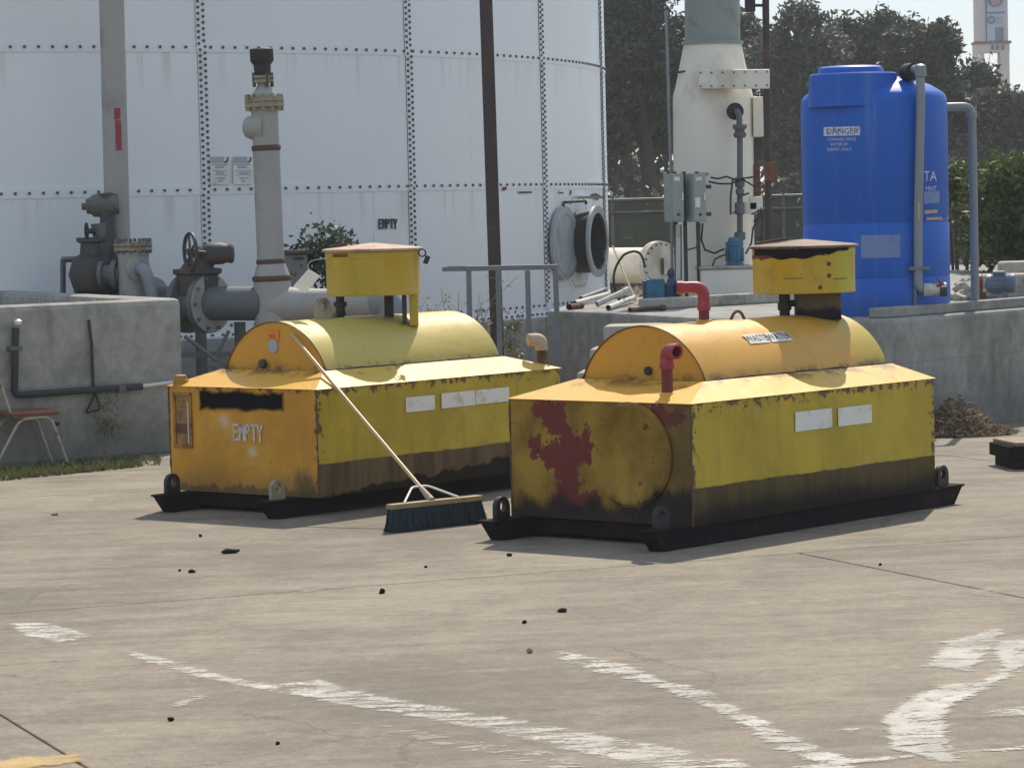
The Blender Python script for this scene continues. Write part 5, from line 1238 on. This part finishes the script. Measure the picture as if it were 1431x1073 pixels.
# motor pump
Ym = 27.9
mp = thing('motor_pump', 'red pump with grey electric motor at right edge of the platform', 'pump', drop(at(1395, 420, Ym), PLZ))
mc_ = at(1378, 397, Ym); md = Vector((1, -.25, 0)).normalized()
MB().lathe(mc_-md*.06, md, [(-.06, .05), (-.055, .09), (.02, .095), (.03, .06)], 20).build('pump_head', M['red'], mp, True, True)
MB().lathe(mc_, md, [(0, .04), (.01, .085), (.04, .088), (.20, .088), (.21, .094), (.26, .094), (.275, .08), (.28, .05), (.281, .01)], 24).build('motor', M['motor_grey'], mp, True, True)
for i in range(14):
    a = 2*math.pi*i/14; u = Vector((-md.y, md.x, 0)); c_ = mc_+md*.12+(u*math.cos(a)+Vector((0, 0, 1))*math.sin(a))*.09; MB().tube([c_-md*.07, c_+md*.07], .006, 4).build('motor_fin', M['motor_grey'], mp, True)
MB().box(mc_+md*.12+Vector((0, 0, .10)), (.11, .08, .035), math.atan2(md.y, md.x)).build('terminal_box', M['motor_grey'], mp, True, bevel=.006)
MB().box(drop(mc_+md*.10, PLZ+.02), (.42, .2, .04), math.atan2(md.y, md.x)).build('base_plate', M['pad'], mp, True, bevel=.006)
for k in (-.04, .16): q = mc_+md*k; MB().bb(q.x-.03, q.x+.03, q.y-.06, q.y+.06, PLZ+.041, mc_.z-.07).build('foot', M['motor_grey'] if k > 0 else M['rust'], mp, True)
# concrete blocks behind the motor
for (x0, x1, y0, Yb_, h_, lab) in ((1372, 1450, 384, 29.5, .0, 'long low concrete block behind the red pump motor'), (1402, 1470, 366, 30.6, .0, 'taller concrete block at the right edge behind the pump')):
    q0, q1 = at(x0, y0, Yb_), at(x1, y0, Yb_)
    o = MB().bb(q0.x, q1.x, Yb_, Yb_+.4, PLZ, q0.z).build('concrete_block', M['pad'], bevel=.03); tag(o, lab, 'block', 'blocks on the platform')
# pale rubble with twigs between tank and pipe
rb_ = MB(); 
for i in range(70):
    x, y = random.uniform(1326, 1362), random.uniform(362, 420); q = gnd(x, 420-(420-y)*.12, PLZ); q.z = PLZ+ (420-y)/420*1.6*random.uniform(.5, 1)
    s_ = random.uniform(.03, .09); rb_.box(Vector((q.x, 29.6+random.uniform(-.3, .5), q.z)), (s_*1.4, s_, s_*.8), Matrix.Rotation(random.uniform(0, 3), 3, Vector((random.random(), random.random(), 1)).normalized()))
o = rb_.build('rubble_heap', M['pad'], bevel=.006); tag(o, 'pale broken rubble seen between blue tank and overflow pipe', 'rubble', kind='stuff')

# ================================================================== FENCE AND FAR THINGS
Yf_ = 46.0
fz = at(900, 279, Yf_).z
fn = thing('mesh_fence', 'dark screened chain-link fence behind the platform', 'fence', (8, Yf_, 0))
for i, X in enumerate(np.arange(-1, 24, 2.6)): MB().cyl((X, Yf_, -.03), (X, Yf_, fz+.05), .035, n=8).build('fence_post', M['pipe_mid'], fn, True, True)
MB().cyl((-1, Yf_-.04, fz), (22, Yf_-.04, fz+.02), .024, n=8).build('top_rail', M['pipe_mid'], fn, True, True)
MB().cyl((-1, Yf_-.04, fz-.19), (22, Yf_-.04, fz-.17), .020, n=8).build('mid_rail', M['pipe_mid'], fn, True, True)
n = NB('fence_screen'); v = n.pos(); x, y, z = n.xyz(v)
M['screen'] = n.done(n.mix(n.noise(v, 1.5, 5), (.03, .04, .03), (.09, .10, .07)), .8, alpha=(n.noise(v, 2.2, 6, .7).st(.32, .5)*.75+.2))
MB().add([(-1, Yf_, 0), (22, Yf_, 0), (22, Yf_, fz-.02), (-1, Yf_, fz-.02)], [(0, 1, 2, 3)]).build('screen', M['screen'], fn, True)
# pylon sign far away
Yy = 190.0
py = thing('pylon_sign', 'tall pale pylon sign with stacked panels above the trees', 'sign', drop(at(1388, 125, Yy), 0))
def rect(nm, x0, x1, y0, y1, dep, mat, off=0): 
    a, b = at(x0, y0, Yy), at(x1, y1, Yy); MB().bb(min(a.x, b.x), max(a.x, b.x), Yy-off, Yy-off+dep, min(a.z, b.z), max(a.z, b.z)).build(nm, mat, py, True)
for x0, x1 in ((1363, 1375.5), (1398, 1410.5)):
    a, b = at(x0, 72, Yy), at(x1, 72, Yy); MB().bb(a.x, b.x, Yy, Yy+1.2, 0, a.z).build('column', M['far_sign'], py, True)
rect('crossbeam', 1363, 1411, 61, 73, 1.3, M['far_sign'], .02); rect('beam_trim', 1362, 1413, 58.5, 61, 1.5, M['far_sign_trim'], .1)
rect('sign_body', 1363, 1409, -60, 58.4, 1.2, M['far_sign'], 0)
rect('panel', 1378.5, 1402, 19.5, 57, .2, M['far_sign_blue'], .12); rect('panel', 1378.5, 1402, -14, 17, .2, M['far_sign_blue'], .12)
rect('panel_frame', 1377, 1403.5, 17.2, 19.3, .22, M['far_sign_navy'], .14); rect('panel_frame', 1376.8, 1378.4, -14, 58, .2, M['far_sign_navy'], .14)
rect('panel', 1390.5, 1402, 39, 57, .1, M['far_sign_navy'], .18); rect('panel_block', 1392, 1400.5, 24, 27, .1, M['ink_grey'], .18); rect('panel_block', 1392, 1400.5, 30, 33, .1, M['ink_grey'], .18)
c_ = at(1390, -1, Yy); MB().lathe(c_+Vector((0, -.22, 0)), (0, -1, 0), [(0, pm(10.5, Yy)), (.03, pm(10.5, Yy)), (.031, .01)], 24).build('emblem', M['far_sign_purple'], py, True)
MB().lathe(c_+Vector((0, -.26, -.12)), (0, -1, 0), [(0, pm(7, Yy)), (.03, pm(7, Yy)), (.031, .01)], 24).build('emblem_band', M['far_sign_pink'], py, True)
c_ = at(1384.5, 28, Yy); mbe = MB(); mbe.torus(c_+Vector((0, -.2, 0)), (0, 1, 0), pm(4.5, Yy), .05, 20, 6); mbe.build('emblem_ring', M['far_sign_navy'], py, True)
for x in (1385, 1392, 1399.5): rect('numeral_block', x, x+3.6, 63.5, 70, .1, M['far_sign_trim'], .12)
rect('inner_post', 1382.8, 1384.2, 73, 130, .1, M['far_sign'], 0)
# grey building glimpsed through the trees
fbd = thing('far_building', 'pale blue-grey building glimpsed below the dark tree', 'building', (at(890, 250, 130).x, 130, 0))
a, b = at(858, 247, 130), at(925, 247, 130)
MB().bb(a.x, b.x, 130, 136, -.03, a.z).build('wall', M['far_build'], fbd, True); MB().bb(a.x-.2, b.x+.2, 129.8, 136.2, a.z, a.z+.25).build('roof', M['far_sign_blue'], fbd, True)

# ================================================================== VEGETATION
def leaves(centers, radii, per, size, flat=.0, seed=0):
    """quads scattered in many small clumps"""
    g = np.random.default_rng(seed); out = []
    for c_, r in zip(centers, radii):
        n_ = per if np.isscalar(per) else per
        d = g.normal(size=(n_, 3)); d /= np.linalg.norm(d, axis=1)[:, None]; p = c_+d*(g.random((n_, 1))**.45)*r
        nrm = g.normal(size=(n_, 3))+np.array([0, -.3, .7]); nrm /= np.linalg.norm(nrm, axis=1)[:, None]
        a = np.cross(nrm, g.normal(size=(n_, 3))); a /= np.linalg.norm(a, axis=1)[:, None]; b = np.cross(nrm, a)
        s_ = size*(.55+.9*g.random((n_, 1)))
        q = np.stack([p-a*s_, p-b*s_*.42, p+a*s_, p+b*s_*.42], 1); out.append(q.reshape(-1, 3))
    return np.concatenate(out)
def tree(name, label, px, Y, top, bot, wpx, mat, seed, nc=170, per=60, leaf_s=.10, shape=1.0, group='trees behind the fence'):
    g = np.random.default_rng(seed); base = at(px, 300, Y); X = base.x; zt, zb_ = at(px, top, Y).z, at(px, bot, Y).z
    t = thing(name, label, 'tree', (X, Y, 0), 0, group)
    W_ = pm(wpx/2, Y); zc, hz = (zt+zb_)/2, (zt-zb_)/2
    cs = []; 
    nl = 11; lobes = []
    for i in range(nl):
        a = g.random()*2*math.pi; rr = math.sqrt(g.random())*.72; h = g.uniform(-.75, .72)
        lobes.append((rr*math.cos(a)*W_, rr*math.sin(a)*W_*.8, zc+h*hz, g.uniform(.26, .44)*min(W_, hz)*1.15))
    lobes.append((0, 0, zt-.3*hz, .38*min(W_, hz)))
    for i in range(nc):
        lx, ly, lz, lr = lobes[g.integers(len(lobes))]
        d = g.normal(size=3); d /= np.linalg.norm(d); rr = lr*(g.random()**.35)
        cs.append(np.array([lx, ly, lz])+d*rr)
    rad = g.uniform(.28, .75, nc)*(W_/2.6)**.5
    v = leaves(cs, rad, per, leaf_s, seed=seed)
    link('crown', arr_mesh('crown', v, None, 4), mat, t)
    tr = MB(); r0 = .045*zt*.55
    tr.tube([(0, 0, -.03), (.05*W_, 0, zb_*.6), (-.04*W_, .1, zc-.2*hz), (.02*W_, 0, zt-.5*hz)], [r0*1.25, r0, r0*.75, r0*.25], 10)
    trunk = tr.build('trunk', M['bark'], t, smooth=True)
    for lx, ly, lz, lr in lobes[:8]:
        s0 = Vector((0, 0, max(zb_*.7, lz-abs(lx)*1.1-.8))); MB().tube(arc(s0, Vector((lx*.4, ly*.4, (s0.z+lz)/2+.1)), Vector((lx, ly, lz)), 5), [r0*.5, r0*.42, r0*.34, r0*.26, r0*.18, r0*.1], 6).build('limb', M['bark'], trunk, smooth=True)
    return t
tree('broad_tree', 'big dark tree filling the gap between white tank and white vessel', 905, 84, -95, 262, 250, M['leaf_dark'], 1, 420, 150, .095)
tree('broad_tree', 'dark tree directly behind the rusty mast', 1045, 96, 5, 250, 120, M['leaf_dark'], 2, 220, 110, .10)
tree('broad_tree', 'grey-green feathery tree, tallest one above the left of the blue tank', 1125, 92, -4, 275, 170, M['leaf_grey'], 3, 300, 95, .095)
tree('broad_tree', 'round dark tree above the middle of the blue tank', 1235, 94, 16, 275, 160, M['leaf_dark'], 4, 340, 120, .095)
tree('broad_tree', 'round tree left of the pylon sign, above the right of the blue tank', 1318, 90, 22, 275, 150, M['leaf_dark'], 5, 340, 120, .095)
tree('broad_tree', 'lower tree in front of the foot of the pylon sign', 1392, 88, 126, 290, 120, M['leaf_grey'], 6, 260, 110, .095)
tree('broad_tree', 'tree at the right edge of the picture beyond the pylon', 1466, 98, 112, 290, 120, M['leaf_dark'], 8, 240, 100, .10)
# dark wood closing the view low down
cs = []; g = np.random.default_rng(21)
for i in range(420):
    X = g.uniform(-2, 26); cs.append(np.array([X, 104+g.uniform(-2, 3), g.uniform(.0, 5.2)]))
o = link('far_wood', arr_mesh('far_wood', leaves(cs, g.uniform(.5, 1.1, 420), 45, .22, seed=22), None, 4), M['leaf_dark']); tag(o, 'dark mass of undergrowth behind the trees', 'undergrowth', kind='stuff')
# vines on the fence
cs = []; g = np.random.default_rng(31)
for i in range(140):
    X = g.uniform(0, 16); cs.append(np.array([X, Yf_+.35+g.uniform(0, .5), g.uniform(.2, 2.2+.5*math.sin(X*1.3))]))
o = link('fence_vines', arr_mesh('fence_vines', leaves(cs, g.uniform(.2, .45, 140), 45, .08, seed=32), None, 4), M['leaf_grey']); tag(o, 'tangled vines growing behind the screened fence', 'vines', kind='stuff')
# clipped hedge at the right
def bush(name, label, cat, cx, Y, x0, x1, ytop, ybot, dep, mat, nc, per, ls, seed, group=None):
    g = np.random.default_rng(seed); a, b = at(x0, ytop, Y), at(x1, ytop, Y); zb_ = at(x0, ybot, Y).z
    t = thing(name, label, cat, ((a.x+b.x)/2, Y, 0), 0, group); W_ = (b.x-a.x)/2; cs = []
    for i in range(nc):
        u, v, w_ = g.uniform(-1, 1), g.uniform(-1, 1), g.random()**.6
        zz = zb_+(a.z-zb_)*w_*(1-.16*u*u+.05*math.sin(u*9)); cs.append(np.array([u*W_*(1-.15*w_), v*dep, zz]))
    link('foliage', arr_mesh('foliage', leaves(cs, g.uniform(.14, .32, nc), per, ls, seed=seed+1), None, 4), mat, t)
    st = MB()
    for i in range(7):
        q = cs[i]; st.tube([(q[0]*.4, q[1]*.4, -.03), (q[0]*.7, q[1]*.7, q[2]*.5), tuple(q)], [.03, .02, .008], 6)
    st.build('stems', M['bark'], t, smooth=True)
bush('hedge', 'leafy green hedge at the right behind the overflow pipe', 'hedge', 0, 40, 1352, 1520, 232, 365, .9, M['leaf_hedge'], 520, 60, .055, 41)
bush('hedge', 'small green bush between blue tank and overflow pipe', 'bush', 0, 42, 1318, 1362, 240, 290, .5, M['leaf_hedge'], 110, 50, .055, 43)
# shrub over the cabinet
bush('shrub', 'dark green shrub growing beside the left yellow box', 'shrub', 0, 29.9, 418, 492, 338, 392, .25, M['leaf_shrub'], 46, 26, .042, 45)
# thin dry weeds
def weed(name, label, px, Y, ybot, ytop, n_st, spread, mat, ls, seed, per=10, cat='weed', group=None):
    g = np.random.default_rng(seed); b = at(px, ybot, Y); b.z = max(0, b.z) if ybot < 640 else 0; t_z = at(px, ytop, Y).z
    t = thing(name, label, cat, (b.x, Y, 0), 0, group); cs = []; st = MB()
    for i in range(n_st):
        dx, dy = g.normal()*spread, g.normal()*spread*.5; h = t_z*g.uniform(.75, 1.0)
        p = arc((0, 0, -.02), (dx*.2, dy*.3, h*.6), (dx, dy, h), 6); st.tube(p, [.008, .007, .006, .005, .004, .003, .002], 5)
        for k in range(per):
            q = p[min(6, int(g.uniform(3.2, 7)))]; cs.append(np.array(q)+g.normal(size=3)*.05)
            if k < 3: st.tube([q, q+Vector((g.normal()*.1, g.normal()*.06, abs(g.normal())*.12))], .0025, 4)
    st.build('stems', M['stem'], t, smooth=True)
    link('leaves', arr_mesh('leaves', leaves(cs, [.05]*len(cs), 9, ls, seed=seed+1), None, 4), mat, t)
weed('dry_weed', 'thin dry yellow weed left of the brown post', 640, 28.4, 460, 392, 5, .22, M['leaf_dry'], .018, 51, group='weeds by the tank')
weed('dry_weed', 'thin dry weed directly right of the left yellow box', 606, 29.2, 460, 418, 4, .12, M['leaf_dry'], .018, 53, group='weeds by the tank')
weed('dry_weed', 'wispy green weed just right of the brown post', 712, 28.2, 500, 445, 4, .08, M['leaf_weed'], .02, 55, group='weeds by the tank')
weed('dry_weed', 'bare dry weed rising above the left yellow box', 519, 30.2, 345, 316, 3, .08, M['leaf_dry'], .014, 57, per=4, group='weeds by the tank')
weed('tall_weed', 'slim green weed standing against the concrete wall beside the chair', 153, onwall(153, 630, .12).y, 645, 552, 3, .022, M['leaf_weed'], .013, 59, per=16)

# ================================================================== NEAR THINGS
# chair
fx, fy = gnd(97, 650).x, gnd(97, 650).y
ch = thing('chair', 'old tubular chair with red-brown seat by the concrete wall, cut by the picture edge', 'chair', (fx-.355, fy-.02, 0), .50)
for s_ in (-1, 1):
    y = .19*s_
    MB().tube(bent([(.30, y, .0), (.16, y, .41), (-.10, y, .40), (-.34, y, 0)], .07), .013, 10).build('leg_frame', M['chair_tube'], ch, smooth=True)
    MB().tube(bent([(-.02, y*.9, .415), (-.16, y*.9, .42), (-.30, y*.9, .85)], .06), .013, 10).build('back_upright', M['chair_tube'], ch, smooth=True)
se = MB(); se.box((.03, 0, .445), (.42, .42, .035)); se.build('seat', M['seat'], ch, bevel=.014)
MB().box((.04, 0, .421), (.38, .38, .012)).build('seat_board', M['wood_old'], ch, bevel=.004)
MB().box((-.285, 0, .76), (.03, .40, .20), Matrix.Rotation(-.29, 3, 'Y')).build('backrest', M['seat'], ch, bevel=.012)
# broom
hA, hB = gnd(541, 744), gnd(675, 729); hd = (hB-hA).normalized(); hn_ = Vector((-hd.y, hd.x, 0)); mid = (hA+hB)/2
br_ = thing('push_broom', 'wide push broom with dark bristles leaning on the left yellow tank', 'broom', mid, math.atan2(hd.y, hd.x))
HL = (hB-hA).length
MB().bb(-HL*.475, HL*.475, -.032, .032, .142, .175).build('broom_block', M['broom_wood'], br_, bevel=.005)
nb = 2600; g = np.random.default_rng(77)
x0 = g.uniform(-HL*.465, HL*.465, nb); y0 = g.uniform(-.028, .028, nb); top = np.stack([x0, y0, np.full(nb, .145)], 1)
bot = np.stack([x0*1.055+g.normal(size=nb)*.014, y0*2.1+g.normal(size=nb)*.012, g.uniform(0, .02, nb)**1.2], 1); wv_ = np.stack([np.full(nb, .0028), g.normal(size=nb)*.001, np.zeros(nb)], 1)
o = link('bristles', arr_mesh('bristles', np.stack([top-wv_, top+wv_, bot+wv_, bot-wv_], 1).reshape(-1, 3), None, 4), M['bristle'], br_); o['kind'] = 'stuff'
MB().prism([(-HL*.465, -.022, .143), (HL*.465, -.022, .143), (HL*.485, -.03, .015), (-HL*.485, -.03, .015)], (0, .05, 0)).build('bristle_core', M['bristle'], br_)
e_l = Ll(408, 468, .325); eW = MATS[lt_.name] @ e_l
inv = MATS[br_.name].inverted(); tip = inv @ eW; s0 = inv @ at(600, 700, mid.y); s0 = Vector((s0.x, 0.0, .172)); dv = (tip-s0).normalized()
MB().tube([s0+dv*.04, tip], .013, 12).build('handle', M['broom_handle'], br_, smooth=True)
MB().tube([s0-dv*.0, s0+dv*.13], [.024, .017], 12).build('handle_socket', M['beige_cap'], br_, smooth=True)
jn = s0+dv*.16
for sx in (-.22, .22):
    MB().tube(bent([(s0.x+sx, 0, .176), jn+Vector((sx*.28, 0, .0)), jn], .03), .007, 8).build('brace', M['tag_white'], br_, smooth=True)
# debris pile
dp_ = gnd(1348, 608); g = np.random.default_rng(91); n_ = 2600
a = g.random(n_)*2*math.pi; rr = np.sqrt(g.random(n_)); px_, py_ = rr*np.cos(a)*.54, rr*np.sin(a)*.38
hgt = .25*np.clip(1-rr**1.5, 0, 1)*(1+.35*np.sin(px_*9+1)); pz_ = g.random(n_)**.6*hgt+.008
P = np.stack([px_-.08, py_+.1, pz_], 1); d = g.normal(size=(n_, 3))*np.array([1, 1, .35]); d /= np.linalg.norm(d, axis=1)[:, None]
w_ = np.cross(d, g.normal(size=(n_, 3))); w_ /= np.linalg.norm(w_, axis=1)[:, None]; ln = g.uniform(.02, .075, (n_, 1)); wd = g.uniform(.003, .014, (n_, 1))
Q = np.stack([P-d*ln, P+w_*wd, P+d*ln, P-w_*wd], 1); Q[:, :, 2] = np.maximum(Q[:, :, 2], .002)
o = link('debris_pile', arr_mesh('debris_pile', (Q+np.array([dp_.x, dp_.y, 0])).reshape(-1, 3), None, 4), M['debris']); tag(o, 'heap of dry brown leaves and twigs against the platform wall', 'debris', kind='stuff')
# a few palm-like curls on it are part of the same heap; timber stack at the right edge
q = gnd(1402, 655)
for k, (z0, z1, dx, lab) in enumerate(((.0, .075, .03, 'bottom dark board of the timber stack cut by the right picture edge'), (.077, .17, -.01, 'thick dark middle beam of the timber stack at the right edge'), (.172, .20, .02, 'pale top board of the timber stack at the right edge'))):
    c_ = Vector((q.x+.55+dx, q.y+.22, (z0+z1)/2)); o = MB().box(c_, (1.1, .5, z1-z0), .12+.03*k).build('timber_board', M['wood_old'] if k == 2 else M['skid'], bevel=.006); tag(o, lab, 'timber', 'timber stack')
# grass strip at the wall foot
gp = []; g = np.random.default_rng(61)
for i in range(2600):
    t_ = g.random(); x = -20+t_*245; yb_ = 674-t_*24-g.random()**1.3*14
    if x > 195 and g.random() < .75: continue
    p = gnd(x, yb_); gp.append(np.array([p.x, p.y, 0]))
gp = np.array(gp); n_ = len(gp); h = g.uniform(.012, .055, n_)*np.where(g.random(n_) < .15, 1.5, 1); ln_ = g.normal(size=(n_, 3))*.35; ln_[:, 2] = 1; tipv = gp+ln_*h[:, None]
wv2 = g.normal(size=(n_, 3))*.006; wv2[:, 2] = 0
o = link('grass_strip', arr_mesh('grass_strip', np.stack([gp-wv2, gp+wv2, tipv+wv2*.25, tipv-wv2*.25], 1).reshape(-1, 3), None, 4), M['grass']); tag(o, 'strip of low grass and weeds along the foot of the concrete wall', 'grass', kind='stuff')
# small bits lying on the concrete
bits = [(322, 773, .085, 'black stub lying alone on the concrete below the left tank'), (268, 800, .055, 'dark splinter on the concrete lower left of the black stub'), (251, 798, .022, 'tiny dark crumb beside the dark splinter'), (534, 829, .042, 'dark clod in the middle of the concrete below the broom'),
        (595, 793, .022, 'tiny dark pebble below the broom head'), (740, 912, .04, 'small brown stone left of the short worn line'), (712, 777, .05, 'thin dark chip near the front of the nearer tank'), (733, 871, .03, 'thin dark twig right of centre on the concrete'),
        (786, 855, .06, 'flat dark twig on the concrete below the nearer tank'), (239, 1007, .03, 'dark pebble in the lower left of the concrete'), (388, 1040, .022, 'tiny pebble near the bottom left of the concrete'), (1230, 790, .022, 'tiny dark pebble on the right-hand slab joint'),
        (77, 720, .06, 'brown leaf litter on the concrete at far left'), (280, 750, .03, 'small flat chip below the left tank skid')]
for i, (x, y, s_, lab) in enumerate(bits):
    p = gnd(x, y); s_ *= .72; bm = bmesh.new(); bmesh.ops.create_icosphere(bm, subdivisions=2, radius=1); rg = random.Random(i*7+3)
    for v in bm.verts: v.co *= 1+rg.uniform(-.28, .28)
    fl = .28 if s_ > .035 else .5
    for v in bm.verts: v.co = Vector((v.co.x*s_*.55*(1.5 if s_ > .045 else 1), v.co.y*s_*.4, max(-.001, v.co.z*s_*fl+s_*fl*.6)))
    me = bpy.data.meshes.new('debris_bit'); bm.to_mesh(me); bm.free()
    o = link('debris_bit', me, M['wood_old'] if i in (5, 12) else M['skid']); o.location = (p.x, p.y, .001); o.rotation_euler = (0, 0, rg.uniform(-.5, .5)); tag(o, lab, 'debris', 'bits of debris on the concrete')

# ================================================================== HAZE
hb = MB().bb(-140, 140, -12, 240, -1.2, 20)
hz = hb.build('haze', None); tag(hz, 'thin pale haze in the air over the whole yard', 'haze', kind='stuff')
n = NB('haze_air'); n.N.remove(n.bsdf); pv = n.N.new('ShaderNodeVolumePrincipled'); pv.inputs['Color'].default_value = (.86, .90, .95, 1); pv.inputs['Density'].default_value = .0007; pv.inputs['Anisotropy'].default_value = .3
n.L.new(pv.outputs[0], n.out.inputs['Volume']); hz.data.materials.append(n.mat)
